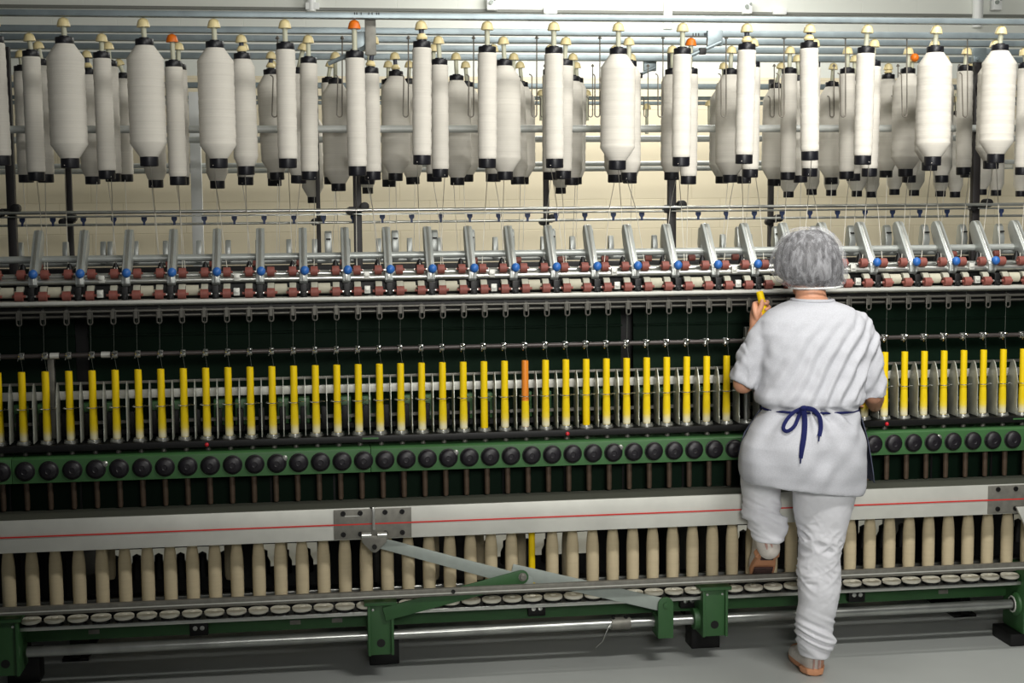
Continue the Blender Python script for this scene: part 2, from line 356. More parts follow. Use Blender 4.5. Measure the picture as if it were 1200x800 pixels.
# row, dome x/y, top-flange centre x and top y, bottom-flange centre x and bottom y, kind, dome colour, stem colour
BOB = [
 (0, -8, 18, -7, 41, 2, 194, 'thin', 0, 0), (0, 73.5, 13, 75.3, 42, 82.5, 197, 'fat', 0, 0), (0, 167, 16, 169, 44, 175.2, 195, 'fat', 0, 0),
 (0, 250, 18, 251.5, 47, 256.5, 197, 'fat', 0, 0), (0, 333.5, 21, 334.3, 49, 337.5, 197, 'thin', 0, 0), (0, 415, 23, 415.7, 59, 419, 206, 'thin', 1, 0),
 (0, 493, 25, 494.5, 47, 494.5, 193, 'thin', 0, 1), (0, 571, 26, 571, 53, 571, 197, 'thin', 0, 0), (0, 649, 27, 649, 54, 650, 197, 'thin', 0, 0),
 (0, 724.7, 28, 724.6, 55, 723.3, 199, 'fat', 0, 0), (0, 800, 28, 799.7, 55, 798, 195, 'thin', 0, 0), (0, 875, 28, 875.4, 50, 871.7, 192, 'thin', 0, 1),
 (0, 949, 28, 948, 48, 949, 188, 'thin', 0, 1), (0, 1017, 27, 1015, 54, 1010.7, 193, 'thin', 0, 0), (0, 1098, 25, 1096, 53, 1092.7, 194, 'fat', 0, 0),
 (0, 1174, 23, 1172, 51, 1166.5, 191, 'fat', 0, 0),
 (1, 33, 30, 36, 58, 43, 212, 'thin', 0, 0), (1, 119, 33, 119, 60, 125.7, 210, 'thin', 0, 0), (1, 201, 38, 203, 70, 209, 217, 'thin', 1, 0),
 (1, 282, 38, 283.5, 61, 289, 205, 'med', 0, 1), (1, 361, 40, 361.6, 66, 363, 211, 'thin', 0, 0), (1, 438.5, 41, 434, 78, 437, 211, 'thin', 0, 1),
 (1, 513.5, 42, 515, 68, 516, 208, 'thin', 0, 0), (1, 589.5, 43, 591, 69, 592, 211, 'fat', 0, 0), (1, 663.5, 44, 662, 69, 660, 210, 'thin', 0, 0),
 (1, 737, 45, 737, 70, 737, 212, 'med', 0, 0), (1, 810, 48, 808.5, 79, 806.6, 216, 'thin', 1, 0), (1, 883, 45, 881.5, 71, 879, 208, 'thin', 0, 0),
 (1, 955.5, 45, 952, 71, 948.5, 207, 'thin', 0, 0), (1, 1025, 44, 1023, 70, 1018.6, 207, 'thin', 0, 0), (1, 1096, 43, 1094, 66, 1089, 200, 'fat', 0, 0),
 (1, 1167, 40, 1165, 64, 1161, 198, 'fat', 0, 0), 
 (2, 43, 41, 48, 69, 54, 214, 'thin', 0, 0), (2, 126, 44, 128, 70, 133, 213, 'thin', 0, 0), (2, 209, 48, 209, 74, 213, 217, 'thin', 0, 0),
 (2, 285, 50, 286, 74, 288, 217, 'thin', 0, 0), (2, 357, 51, 350, 79, 350, 215, 'med', 0, 0), (2, 434, 53, 432, 80, 430, 216, 'thin', 0, 0), 
 (2, 508, 54, 508, 80, 509, 213, 'thin', 0, 0), (2, 578, 55, 578, 80, 578, 213, 'thin', 0, 0), (2, 645, 55, 645, 80, 645, 211, 'thin', 0, 0),
 (2, 721, 55, 721, 80, 721, 214, 'med', 0, 0), (2, 788, 55, 788, 80, 787, 211, 'med', 0, 0), (2, 857.5, 55, 856, 80, 855.6, 214, 'fat', 0, 0),
 (2, 926, 54, 925, 79, 923, 211, 'thin', 0, 0), (2, 993.5, 54, 993, 79, 992, 210, 'thin', 0, 0), (2, 1065, 53, 1064, 79, 1061, 207, 'fat', 2, 0),
 (2, 1134, 52, 1131, 76, 1129, 205, 'thin', 0, 0), (2, 1199, 50, 1202, 73, 1198, 205, 'thin', 0, 0),
 (3, 23, 52, 25, 76, 31, 214, 'thin', 0, 0), (3, 101, 63, 103, 80, 109, 216, 'med', 0, 1), (3, 176, 63, 178, 84, 183, 220, 'med', 0, 0), (3, 250, 63, 251, 85, 255, 221, 'med', 0, 0),
 (3, 318, 59, 317, 80, 325, 211, 'fat', 0, 1), (3, 393, 64, 393, 91, 397, 224, 'fat', 0, 0), (3, 462, 62, 464, 82, 463.6, 212, 'fat', 0, 1),
 (3, 534, 62, 535, 87, 536, 217, 'fat', 0, 0), (3, 602, 63, 602, 88, 607, 216, 'med', 0, 0), (3, 671.5, 63, 671, 88, 670, 217, 'med', 0, 0),
 (3, 740, 64, 739, 88, 738, 215, 'med', 0, 0), (3, 870, 64, 872, 88, 872, 215, 'thin', 0, 0), (3, 934, 64, 936, 88, 938, 214, 'med', 0, 0), (3, 1002, 64, 1001, 88, 1000, 212, 'thin', 0, 0), (3, 1070, 62, 1068, 87, 1065, 214, 'med', 0, 0),
 (3, 1108, 62, 1106, 87, 1103, 214, 'med', 0, 0),
 (4, 137, 63, 144, 85, 148, 213, 'thin', 0, 0), (4, 388, 66, 385, 90, 388, 216, 'thin', 0, 0), (4, 318, 66, 320, 90, 322, 218, 'thin', 0, 0),
 (4, 455, 72, 455, 92, 456, 219, 'thin', 0, 0), (4, 480, 72, 479, 92, 484, 216, 'med', 0, 0), (4, 545, 73, 547, 95, 547, 213, 'fat', 0, 0), (4, 609, 73, 611, 95, 612, 216, 'fat', 0, 0),
 (4, 675, 72, 676, 90, 674, 216, 'med', 0, 0), (4, 848, 74, 848, 96, 846, 215, 'fat', 0, 0), (4, 917, 72, 910, 97, 907, 218, 'fat', 0, 0), (4, 977, 73, 975, 95, 974, 216, 'fat', 0, 0),
 (4, 1041, 72, 1041, 86, 1038, 208, 'med', 0, 1), (4, 1138, 72, 1136, 86, 1133, 208, 'thin', 0, 0),
]
KIND = {'thin': 'slim', 'med': 'half-full', 'fat': 'fat'}
ROD1_Y = 1.03
ROD1 = lambda X: Vector((X, ROD1_Y, ROD1Z))
ROD1Z = zat(600, 244.5, ROD1_Y)
rowcount = [0]*5; rowtot = [0]*5
for b_ in BOB: rowtot[b_[0]] += 1
BOB.sort(key=lambda b_: (b_[0], b_[3]))
strand_targets = []
for (r, dx, dy, tx, ty, bx, by, kind, dcol, scol) in BOB:
    Y = ROWY[r]; k = rowcount[r]; rowcount[r] += 1
    T, B = at(tx, ty, Y), at(bx, by, Y)
    ax = (T-B); L = ax.length; q = Vector((0,0,1)).rotation_difference(ax.normalized())
    lab = f'{KIND[kind]} white roving bobbin, {side(k, rowtot[r])} in the {ROWNAME[r]} hanging row'
    t = thing('roving_bobbin', lab, 'bobbin', B, ROWNAME[r]+' row of roving bobbins')
    bl = L-.031-.036+.003
    link('roving_body', bobm[kind], M_rov, t, q @ Vector((0,0,.035)), q, (1, 1, bl/.40))
    link('top_cap', topcap_me, M_blackcap, t, q @ Vector((0,0,L-.031)), q)
    sc = (1, 1, 1.9) if (r == 0 and abs(bx-798) < 1) else None
    link('bottom_cap', botcap_me, M_blackcap, t, (0,0,0), q, sc)
    # hanger on the rail
    D = at(dx, dy, Y); top = D.copy(); top.z = min(D.z, railz[r])
    h = bpy.data.objects.new('bobbin_hanger', None); C.objects.link(h); h.parent = rails[r]; h.location = Vector((T.x, Y, T.z))-wpos(rails[r])
    up = Vector((D.x-T.x, 0, railz[r]-T.z))
    hq = Vector((0,0,1)).rotation_difference(up.normalized())
    ul = up.length
    dome_z = ul-.036
    link('stem', MB().lathe([(.0095, -.012), (.0095, dome_z), (.0095, dome_z+.004)], n=12).mesh('stem'), M_darkstem if scol else M_stem, h, (0,0,0), hq)
    link('dome_cap', (odome_me if dcol == 1 else dome_me), M_domeo if dcol == 1 else M_dome, h, hq @ Vector((0,0,dome_z)), hq)
    if scol: link('lower_collar', ring_me.copy(), M_dome, h, hq @ Vector((0,0,.002)), hq)
    if dcol == 2:
        link('orange_button', MB().sphere((0,0,0), .019).mesh('orange_button'), M_domeo, h, Vector((.026, -.012, ul*.45)))
    # loose end of roving down to the chrome rod, then to the drafting rollers
    strand_targets.append((t, r, B, T))

# ------------------------------------------------------------------ U-shaped wire guides hanging between the bobbins
wire_r = .0027
def uguide(x, ytop, ybot, Y, w, rail, single=False):
    a, b_ = at(x, ytop, Y), at(x, ybot, Y)
    hw = w/2/F*(5.43+Y)
    pts = [(a.x+hw, Y, a.z), (b_.x+hw, Y, b_.z+hw)]
    for k in range(1, 8):
        q = PI*k/8; pts.append((b_.x+hw*math.cos(q), Y, b_.z+hw-hw*math.sin(q)))
    pts += [(b_.x-hw, Y, b_.z+hw)]
    pts += [(a.x-hw*1.0, Y, a.z-.55*(a.z-b_.z)*0-.17)]
    for k in range(1, 7):
        q = PI/2*k/6; pts.append((a.x-hw-.012*(1-math.cos(q)), Y, a.z-.17+.012*math.sin(q)))
    mb = MB().tube(pts, wire_r, 6)
    z0 = a.z
    mb.lathe([(.010, 0), (.006, .006), (.003, .012)], (a.x+hw, Y, z0-.012), (0,0,1), 10)
    return obj('wire_guide', mb, M_wire, rail)
for x in (322, 398, 475.5, 552, 626, 700, 774, 848, 916, 988, 1060, 1131):
    Y = .62
    uguide(x, 42, 137, Y, 6, rails[1])
for x in (636, 692, 757, 905, 975, 1050, 1122):
    uguide(x, 75, 137, 1.6, 5, rails[4])

# ------------------------------------------------------------------ posts, pipes and rods
def post(x, Y, w, z1, lab, clampz=None, wz=None):
    c = at(x, 246, Y); hw = w/2/F*(5.43+Y)
    t = thing('creel_post', lab, 'post', (c.x, Y, 0), 'creel posts')
    obj('upright', MB().box(c.x-hw, c.x+hw, Y-hw, Y+hw, 0, z1), M_post, t, .004)
    if clampz is not None:
        fr = Y-hw
        obj('clamp', MB().box(c.x-hw*2.2, c.x+hw*2.0, fr-.022, fr, clampz-.012, clampz+.012), M_black, t, .003)
        obj('clamp_knob', MB().cyl((c.x+hw*1.6, fr-.075, clampz+.012), (c.x+hw*1.6, fr-.02, clampz+.012), .020, n=18), M_black, t, .003)
        obj('clamp_knob', MB().cyl((c.x-hw*2, fr-.06, clampz-.008), (c.x-hw*2, fr-.02, clampz-.008), .018, n=18), M_black, t, .003)
    return t
ztop = railz[1]
PXS = [14, 419, 787, 1142]
for k, x in enumerate(PXS):
    post(x, 1.12, 9.5, ztop, 'black creel post with clamp behind the front bobbins, '+side(k, 4)+' of four', zat(x, 244-.006*(x-600), 1.12))
for k, x in enumerate((82, 373, 640, 903)):
    post(x, 1.98, 6.5 if k != 1 else 5, railz[4]-.06, 'thin black post at the far side of the creel, '+side(k, 4)+' of four', zat(x, 258, 1.98))
def rod(name, lab, x, y, Y, r, m, cat='rod', x0=XL, x1=XR+.5):
    z = zat(x, y, Y)
    return tag(obj(name, MB().cyl((x0, Y, z), (x1, Y, z), r, n=16), m), lab, cat), z
rod('yarn_rod', 'thin chrome rod clamped in front of the four black creel posts', 600, 244.5, ROD1_Y, .0075, M_steel)
tz = zat(600, 249.5, ROD1_Y); 
rod('yarn_rod', 'second thin dark rod just under the chrome creel rod', 600, 249, ROD1_Y+.02, .0035, M_steel)
rod2, z2 = rod('far_yarn_rod', 'thin chrome rod on the far side of the creel, lower than the front one', 600, 258.5, 1.38, .006, M_steel)
rod('creel_pipe', 'pale horizontal pipe running behind the middle of the hanging bobbins', 600, 151, 1.07, .0165, M_palepipe, 'pipe')
rod('creel_pipe', 'pale pipe of the machine behind, just below the middle pipe', 600, 163, 2.3, .017, M_palepipe, 'pipe', XL, 4.6)
for j, y in enumerate((192, 198)):
    rod('creel_pipe', ('upper', 'lower')[j]+' of two close pale pipes seen below the bobbins', 680, y, 2.75+.1*j, .014, M_palepipe, 'pipe', XL, 5)
# blue yarn hooks along a strip on the far side
gh = thing('guide_hook_strip', 'thin strip with a row of small dark blue yarn hooks under the chrome rod', 'yarn guide', at(600, 248, 1.2))
c0 = at(600, 249.5, 1.2)
obj('strip', MB().box(XL, XR+.6, 1.196, 1.204, c0.z-.003, c0.z+.003), M_steel, gh)
hk = MB().prism([(-.012, 0), (.012, 0), (.012, -.012), (.005, -.022), (.005, -.036), (-.005, -.036), (-.005, -.022), (-.012, -.012)], 'y', -.004, .004).mesh('hook')
x = -10.0
M_bluehook = mat('dark_blue_plastic', (34, 52, 92), .5)
while x < 1215:
    a = at(x, 249.5, 1.2)
    placed('hook', hk, M_bluehook, gh, (a.x, 1.194, c0.z-.003)); x += 36-4.6*(x/1200)

# the machine behind: two rails, small bobbins, hangers
YB = 2.75
bt = thing('rear_creel_rail', 'grey rails of the spinning frame behind, seen between the bobbins', 'rail', at(650, 105, YB))
for (y, h) in ((101, 6), (112, 4), (118, 4)):
    z = zat(650, y, YB); hh = h/2/F*8.1
    obj('channel', MB().box(-2, 5.2, YB+.2*(y > 105)-.03, YB+.2*(y > 105)+.03, z-hh, z+hh), M_rail, bt, .003)
zb_rail = zat(650, 105, YB)
FARB = [(367, 0), (431, 0), (657, 0), (924, 1), (951, 1), (974, 1), (1004, 1), (1021, 1), (1048, 1), (1071, 1), (1102, 1), (1119, 1), (1150, 1), (1167, 1), (1196, 1)]
for k, (x, s_) in enumerate(FARB):
    by = {367: 238, 431: 227, 657: 227}.get(x, 231+(k*5 % 4)-2.5)
    B = at(x, by, YB); T = at(x+1, 130, YB)
    L = (T-B).length
    t = thing('rear_bobbin', 'small white roving bobbin of the frame behind, '+side(k, len(FARB))+' of its row', 'bobbin', B, 'bobbins of the frame behind')
    kd = 'med' if k % 3 else 'fat'
    sc = .92
    link('roving_body', bobm[kd], M_rov, t, (0,0,.035), None, (sc, sc, (L-.06)/.40))
    link('top_cap', topcap_me, M_blackcap, t, (0,0,L-.031), None, (sc, sc, 1))
    link('bottom_cap', botcap_me, M_blackcap, t, (0,0,0), None, (sc, sc, 1))
    h = bpy.data.objects.new('bobbin_hanger', None); C.objects.link(h); h.parent = bt; h.location = T-wpos(bt)
    ul = zat(650, 119, YB)-T.z+.05
    link('stem', MB().lathe([(.009, -.012), (.009, ul)], n=10).mesh('stem'), M_stem, h)
    link('dome_cap', dome_me, M_dome, h, (0,0,max(.02, ul-.05)))
for k, (x, y) in enumerate(((634, 112), (688, 112), (758, 128), (831, 124))):
    T = at(x, y, YB); h = bpy.data.objects.new('bobbin_hanger', None); C.objects.link(h); h.parent = bt; h.location = T-wpos(bt)
    link('stem', MB().lathe([(.011, -.14), (.009, -.1), (.009, 0)], n=10).mesh('stem'), M_stem, h)
    link('dome_cap', dome_me, M_dome, h)
    if k == 3: link('orange_button', MB().sphere((.05, -.02, -.06), .03).mesh('orange_button'), M_domeo, h)
c = at(229, 150, 2.75)
tag(obj('rear_creel_post', MB().box(c.x-.03, c.x+.03, 2.70, 2.745, 0, zb_rail-.02), M_wallpipe, None, .004), 'pale upright post of the frame behind, between left bobbins', 'post')

# grey hinged brackets of the creel (on the front rail and the third rail)
def bracket(x, y, Y, lab, flip=1):
    c = at(x, y, Y); s_ = (5.43+Y)/F
    t = thing('creel_bracket', lab, 'bracket', c, 'creel brackets')
    obj('plate', MB().box(c.x-.035, c.x+.03, Y-.012, Y+.012, c.z-.035, c.z+.03), M_rail, t, .004)
    obj('strut', MB().tube([(c.x+.02*flip, Y-.02, c.z-.02), (c.x-.14*flip, Y-.02, c.z-.09)], .008, 8), M_rail, t)
    obj('stop', MB().box(c.x-.06*flip-.014, c.x-.06*flip+.014, Y-.035, Y-.012, c.z-.072, c.z-.045), M_black, t, .003)
    return t
bracket(428, 47, .10, 'green grey hinged bracket beside the orange hanger', 1)
bracket(838, 44, .50, 'grey hinged bracket under the rails right of the middle', 1)
bracket(762, 75, 1.7, 'grey hinged bracket behind the rear rail, above the slim bobbins', 1)
bracket(1148, 64, 1.0, 'grey hinged bracket at the far right, above a slim bobbin', -1)
p = at(434, 36, .05)
tag(obj('bracket_bar', MB().box(p.x-.02, p.x+.02, .035, .06, p.z-.09, p.z+.045), M_alud, None, .003), 'dark grey vertical bar hanging from front rail near orange hanger', 'bar')

# ------------------------------------------------------------------ drafting zone
YA_top, YA_bot = .20, .045
Zarm_top = zat(600, 267, YA_top)                  # arm tops
Zpipe = zat(600, 297, .17)
Zup = zat(600, 314, .055); Zlo = zat(600, 338, .0)
db = thing('drafting_bench', 'long steel drafting bench with rollers under the grey pressure arms', 'machine part', (.8, .05, Zlo))
obj('support_pipe', MB().cyl((XL, .17, Zpipe), (XR, .17, Zpipe), .0135, n=20), M_armm, db)
zb = zat(600, 346, -.02)
obj('front_beam', MB().box(XL, XR, -.028, .02, zb-.006, zb+.006), M_alu, db, .002)
obj('front_roller', MB().cyl((XL, .0, Zlo-.028), (XR, .0, Zlo-.028), .0125, n=16), M_steel, db)
obj('middle_roller', MB().cyl((XL, .055, Zup-.027), (XR, .055, Zup-.027), .0125, n=16), M_steel, db)
obj('back_roller', MB().cyl((XL, .12, Zup-.012), (XR, .12, Zup-.012), .012, n=16), M_steel, db)
zs = zat(600, 357, .0)
obj('suction_duct', MB().box(XL, XR, .03, .09, zs-.026, zs+.018), M_black, db, .004)
obj('lower_rod', MB().cyl((XL, -.015, zat(600, 356, -.015)), (XR, -.015, zat(600, 356, -.015)), .0055, n=10).cyl((XL, .0, zat(600, 361.5, .0)), (XR, .0, zat(600, 361.5, .0)), .005, n=10), M_dull, db)
obj('bench_plate', MB().box(XL, XR, .06, .24, Zup-.09, Zup-.07), M_black, db)
obj('dark_trough', MB().box(XL, XR, .10, .16, zs-.02, Zup-.03), M_black, db)
# stirrup-shaped suction flutes under every spindle position
fl = MB(); hz = zat(600, 371, -.02)-zat(600, 357, -.02)
pts = [(-.0085, 0, 0), (-.0085, 0, hz*.8)]
for k in range(1, 8):
    q = PI*k/8; pts.append((-.0085*math.cos(q), 0, hz*.8-.0085*math.sin(q)))
pts += [(.0085, 0, hz*.8), (.0085, 0, 0)]
fl.tube(pts, .0028, 6); fl.box(-.006, .006, .002, .02, hz*.55, .01)
fl_me = fl.mesh('suction_flute')
clr_me = MB().lathe([(.006, -.03), (.006, -.024), (.0195, -.022), (.0195, .022), (.006, .024), (.006, .03)], (0,0,0), (1,0,0), 18).mesh('cleaner_roller')
sq_me = MB().box(-.011, .011, -.009, .009, -.014, .014).box(-.007, .007, -.014, -.009, -.004, .004).mesh('roller_bracket', .002)
for i in range(I0, I1+1):
    placed('suction_flute', fl_me, M_dull, db, (SX(i)+.003, -.022, zat(600, 357, -.02)))
XA = lambda k: .5*(SX(2*k)+SX(2*k+1))+.004      # arms sit between spindle pairs
AK = range(-1, 25)
for k in AK:
    if 2*k+1.5 < 48: 
        xm = .5*(SX(2*k+1)+SX(2*k+2))
        if k % 3 == 1:
            placed('roller_bracket', sq_me, M_alu, db, (xm, -.012, Zlo+.006)); placed('roller_bracket', sq_me, M_alu, db, (xm, .04, Zup-.018))
        else: placed('cleaner_roller', clr_me, M_clear, db, (xm, .02, Zlo+.012))
# far-side red rollers glimpsed behind
for k in range(-1, 50, 1):
    if k % 2 == 0: continue
    a = at(20+k*25.5, 305, .30)
    placed('rear_roller', bpy.data.meshes.get('rear_roller') or MB().cyl((-.014, 0, 0), (.014, 0, 0), .013, n=14).mesh('rear_roller', .002), M_red, db, (a.x, .30, Zup+.02))

# pressure arms: one thing for two spindles
def arm_profile():
    zt_ = Zarm_top; zb_ = zat(600, 326, YA_bot)
    P = []
    # side view in (Y, Z): a lever rising backwards, rounded at the top
    top = Vector((YA_top, zt_)); bot = Vector((YA_bot-.012, zb_))
    d = (top-bot).normalized(); n = Vector((d.y, -d.x))     # n points to the rear and down
    w0, w1 = .020, .044
    P.append(bot-n*w0*.2); 
    P.append(bot+d*.02-n*w0)
    P.append(top-d*.03-n*.022)
    for k in range(7):
        a = PI*k/6; c_ = top-d*.012+n*.006
        P.append(c_+(-n*math.cos(a)*.026+d*math.sin(a)*.02))
    P.append(top-d*.06+n*w1)
    P.append(top-d*.12+n*w1)
    P.append(bot+d*.03+n*w0)
    P.append(bot+n*w0*.6)
    return [(p.x, p.y) for p in P]
AP = arm_profile()
arm_me = MB().prism(AP, 'x', -.0155, .0155).mesh('arm_body', .004)
ridge = MB().box(-.004, .004, -.003, .003, 0, .15).mesh('front_rib')
strip_me = MB().prism([(y-.004, z+.0015) for y, z in AP[3:8]]+[(y-.004, z) for y, z in AP[0:3]], 'x', -.0055, .0055).mesh('cover_strip', .001)
clipc_me = MB().lathe([(.016, 0), (.012, .018), (.005, .034), (1e-7, .036)], n=10).mesh('spring_cap')
knob_me = MB().sphere((0,0,0), .0165, (1, 1, 1.05)).cyl((0, 0, 0), (0, .02, .004), .009).mesh('blue_knob')
uprol_me = MB().lathe([(.004, -.021), (.004, -.0145), (.0175, -.013), (.0185, 0), (.0175, .013), (.004, .0145), (.004, .021)], (0,0,0), (1,0,0), 20).mesh('upper_roller')
lorol_me = MB().lathe([(.005, -.024), (.005, -.0155), (.0172, -.014), (.0172, .014), (.005, .0155), (.005, .024)], (0,0,0), (1,0,0), 20).mesh('lower_roller')
apr = []
for k in range(9):
    a = PI*.62*k/8-.15; apr.append((.0-.0+.012*math.cos(PI-a)-.002, .014*math.sin(a)))
ap_ = MB()
yl, zl = .0, Zlo
apron_pts = [(.002, .0175), (.008, .030), (.020, .037), (.036, .036), (.040, .028), (.022, .020), (.012, .012)]
ap_.prism(apron_pts, 'x', -.0125, .0125)
apron_me = ap_.mesh('apron_belt', .002)
axle_me = MB().cyl((-.062, 0, 0), (.062, 0, 0), .004, n=10).mesh('axle')
hold_me = MB().box(-.012, .012, -.014, .018, -.030, .022).box(-.008, .008, -.02, -.014, -.024, -.006).cyl((0, -.02, -.020), (0, -.028, -.020), .006, n=10).mesh('holder', .003)
narm = len(AK)
for n_, k in enumerate(AK):
    x = XA(k)
    t = thing('pressure_arm', 'grey pressure arm with blue knob and red rollers, '+side(n_, narm)+' of its row', 'machine arm', (x, .17, Zpipe), 'front pressure arms')
    placed('arm_body', arm_me, M_armm, t, (x, 0, 0))
    placed('cover_strip', strip_me, M_steel, t, (x, 0, 0)); placed('spring_cap', clipc_me, M_black, t, (SX(2*k)+.004, .085, Zup+.004))
    placed('blue_knob', knob_me, M_blue, t, (x+.005, .018, Zup+.004))
    placed('holder', hold_me, M_black, t, (x, .002, Zlo+.008))
    placed('axle', axle_me, M_steel, t, (x, .045, Zup+.001)); placed('axle', axle_me, M_steel, t, (x, -.006, Zlo))
    for s_ in (0, 1):
        xs = SX(2*k+s_)+.004
        placed('upper_roller', uprol_me, M_red, t, (xs, .045, Zup+.001))
        placed('lower_roller', lorol_me, M_red, t, (xs, -.006, Zlo))
        placed('apron_belt', apron_me, M_apron, t, (xs, -.002, Zlo-.002))
# arms on the far side, upright blocks
far_me = MB().prism([(.0, 0), (-.035, 0), (-.05, .06), (-.03, .115), (-.015, .125), (.006, .118), (.02, .05)], 'x', -.016, .016).mesh('arm_body', .005)
sm_me = MB().prism([(.0, 0), (-.03, 0), (-.036, .05), (-.02, .09), (.0, .09), (.012, .04)], 'x', -.012, .012).mesh('arm_body', .004)
fa = []
x = 14.0
xs_far = []
for x in (385, 463, 509, 552, 598, 646, 690, 736, 778, 822, 865, 908, 952, 995, 1037, 1081, 1125, 1168): xs_far.append((x, 0))
for x in (25, 45, 78, 122, 130, 160, 195, 234, 268, 303, 339, 369, 408, 444, 480, 515, 580, 636, 670, 715, 766, 846, 877, 925, 973, 1050, 1098, 1148, 1190): xs_far.append((x, 1))
xs_far.sort()
Y = 1.25
zf = zat(600, 302, Y)
fr_ = thing('far_bench', 'pale drafting bench pipe on the far side of the frame', 'machine part', (1, Y, zf))
obj('support_pipe', MB().cyl((XL, Y, zf), (XR+.7, Y, zf), .014, n=16), M_armm, fr_)
obj('bench_plate', MB().box(XL, XR+.7, Y-.06, Y+.05, zf-.10, zf-.02), M_black, fr_, .004)
for n_, (x, s_) in enumerate(xs_far):
    a = at(x, 300, Y-.03*s_)
    t = thing('far_pressure_arm', ('short' if s_ else 'tall')+' pale pressure arm on the far side, '+side(n_, len(xs_far))+' of that row', 'machine arm', (a.x, Y-.03*s_, zf), 'far pressure arms')
    kz = (zat(600, 268, Y)-zf)/.125 if not s_ else (zat(600, 277, Y)-zf)/.09
    link('arm_body', sm_me if s_ else far_me, M_armm, t, (0,0,0), None, (1, 1, kz))
    if not s_: link('clip', bpy.data.meshes.get('clip') or MB().box(-.010, .010, -.055, -.028, .088*kz, .094*kz).mesh('clip'), M_black, t)

# ------------------------------------------------------------------ roving strands from bobbins to rollers
ROD2Z = z2
used = {}
for (t, r, B, T) in strand_targets:
    w = wpos(t)
    far = r >= 3
    ry, rz_, ey, ez = (1.372, ROD2Z, 1.22, zf+.02) if far else (ROD1_Y-.009, ROD1Z, .055, Zup+.018)
    k_ = (B.x)/(5.43+B.y)                                   # keep the strand close to upright as it runs back and forward
    Xe = k_*(5.43+ey)
    if not far:
        i = min(range(I0, I1+1), key=lambda i_: abs(SX(i_)+.004-Xe)+used.get(i_, 0)*.05)
        used[i] = used.get(i, 0)+1; Xe = SX(i)+.004+(.009 if used[i] > 1 else 0)
    start = B+Vector((random.uniform(-.022, .022), -.03, .010))
    mid = Vector((.5*(Xe/(5.43+ey)+start.x/(5.4+B.y))*(5.43+ry), ry, rz_)); end = Vector((Xe, ey, ez))
    mb = MB().tube([p_-w for p_ in (start, mid, end)], .0015, 5)
    link('roving_strand', mb.mesh('roving_strand'), M_thread, t)

# ------------------------------------------------------------------ green back panels
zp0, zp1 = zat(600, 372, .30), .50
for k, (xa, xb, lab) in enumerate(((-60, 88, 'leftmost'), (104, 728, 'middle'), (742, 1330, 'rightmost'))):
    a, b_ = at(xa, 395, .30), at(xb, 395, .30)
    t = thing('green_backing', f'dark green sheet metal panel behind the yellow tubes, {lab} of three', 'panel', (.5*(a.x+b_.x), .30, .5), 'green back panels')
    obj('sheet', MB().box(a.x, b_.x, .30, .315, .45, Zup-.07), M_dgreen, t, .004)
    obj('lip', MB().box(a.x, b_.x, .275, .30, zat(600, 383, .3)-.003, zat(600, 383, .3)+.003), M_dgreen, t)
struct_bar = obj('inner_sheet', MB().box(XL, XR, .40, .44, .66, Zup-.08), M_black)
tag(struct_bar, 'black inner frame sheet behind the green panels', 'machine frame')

# ------------------------------------------------------------------ thread guide rail
Yg = .0
Zg = zat(600, 405, .02)
lg = thing('thread_guide_rail', 'dark rod with chrome pigtail thread guides above the yellow tubes', 'rail', (.8, .02, Zg))
obj('rod', MB().cyl((XL, .02, Zg), (XR, .02, Zg), .0085, n=14), M_guider, lg)
pg = MB(); pts = []
for k in range(15):
    q = 2*PI*k/14*1.2-.6; pts.append((.009*math.sin(q), -.028-.009*math.cos(q), .004+k*.0006))
pts = [(0.004, .0, .004), (0.004, -.012, .005)]+pts
pg.tube(pts, .0022, 6); pg.tube([(-.004, -.012, .008), (-.009, -.03, -.014)], .0024, 6)
pg_me = pg.mesh('pigtail')
clip_me = MB().lathe([(.0125, -.009), (.0135, -.007), (.0135, .007), (.0125, .009)], (0,0,0), (1,0,0), 14).box(-.008, .008, -.018, -.004, -.006, .008).mesh('guide_clip', .0015)
for i in range(I0, I1+1):
    xg = SX(i)
    g = bpy.data.objects.new('thread_guide', None); C.objects.link(g); g.parent = lg; g.location = Vector((xg, .02, Zg))-wpos(lg)
    link('guide_clip', clip_me, M_steel, g); link('pigtail', pg_me, M_chrome, g)
for x, w in ((64, 5), (124, 7)):
    p = at(x, 418, .02); obj('joint_collar', MB().cyl((p.x-.016, .02, Zg), (p.x+.016, .02, Zg), .0115), M_alu, lg)
for x in (62, 872):
    p = at(x, 420, .1); tag(obj('guide_rail_post', MB().box(p.x-.012, p.x+.012, .05, .075, .93, Zg-.004 if x < 100 else Zg+.05), M_alud, None, .003), ('left' if x < 100 else 'right')+' grey upright carrying the thread guide rod', 'post')

# ------------------------------------------------------------------ ring rail, spindles, tubes, separators
Ztop = 1.1885; Zring = zat(600, 503, -.0)
rr = thing('ring_rail', 'long black ring rail carrying chrome rings round the yellow tubes', 'rail', (.8, 0, Zring))
zf0 = zat(600, 513, -.045)
mb = MB().box(XL, XR, -.045, .05, zf0, Zring-.001)
obj('bar', mb, M_black, rr, .003)
ringc_me = MB().lathe([(.0265, 0), (.0265, .004), (.024, .006), (.0235, .012), (.021, .012), (.0205, .002), (.0205, 0)], n=22).mesh('spinning_ring')
for i in range(I0, I1+1): placed('spinning_ring', ringc_me, M_steel, rr, (SX(i), 0, Zring-.001))
for x in (242, 665, 1039):
    p = at(x, 512, -.046)
    obj('warning_lamp', MB().sphere((p.x, -.047, zf0+.010), .008, n=12, m=8), M_redlamp, rr)
for x in (434, 1195):
    p = at(x, 506, -.046); obj('joint_plate', MB().box(p.x-.03, p.x+.03, -.048, -.044, zf0+.012, zf0+.018), M_green, rr)

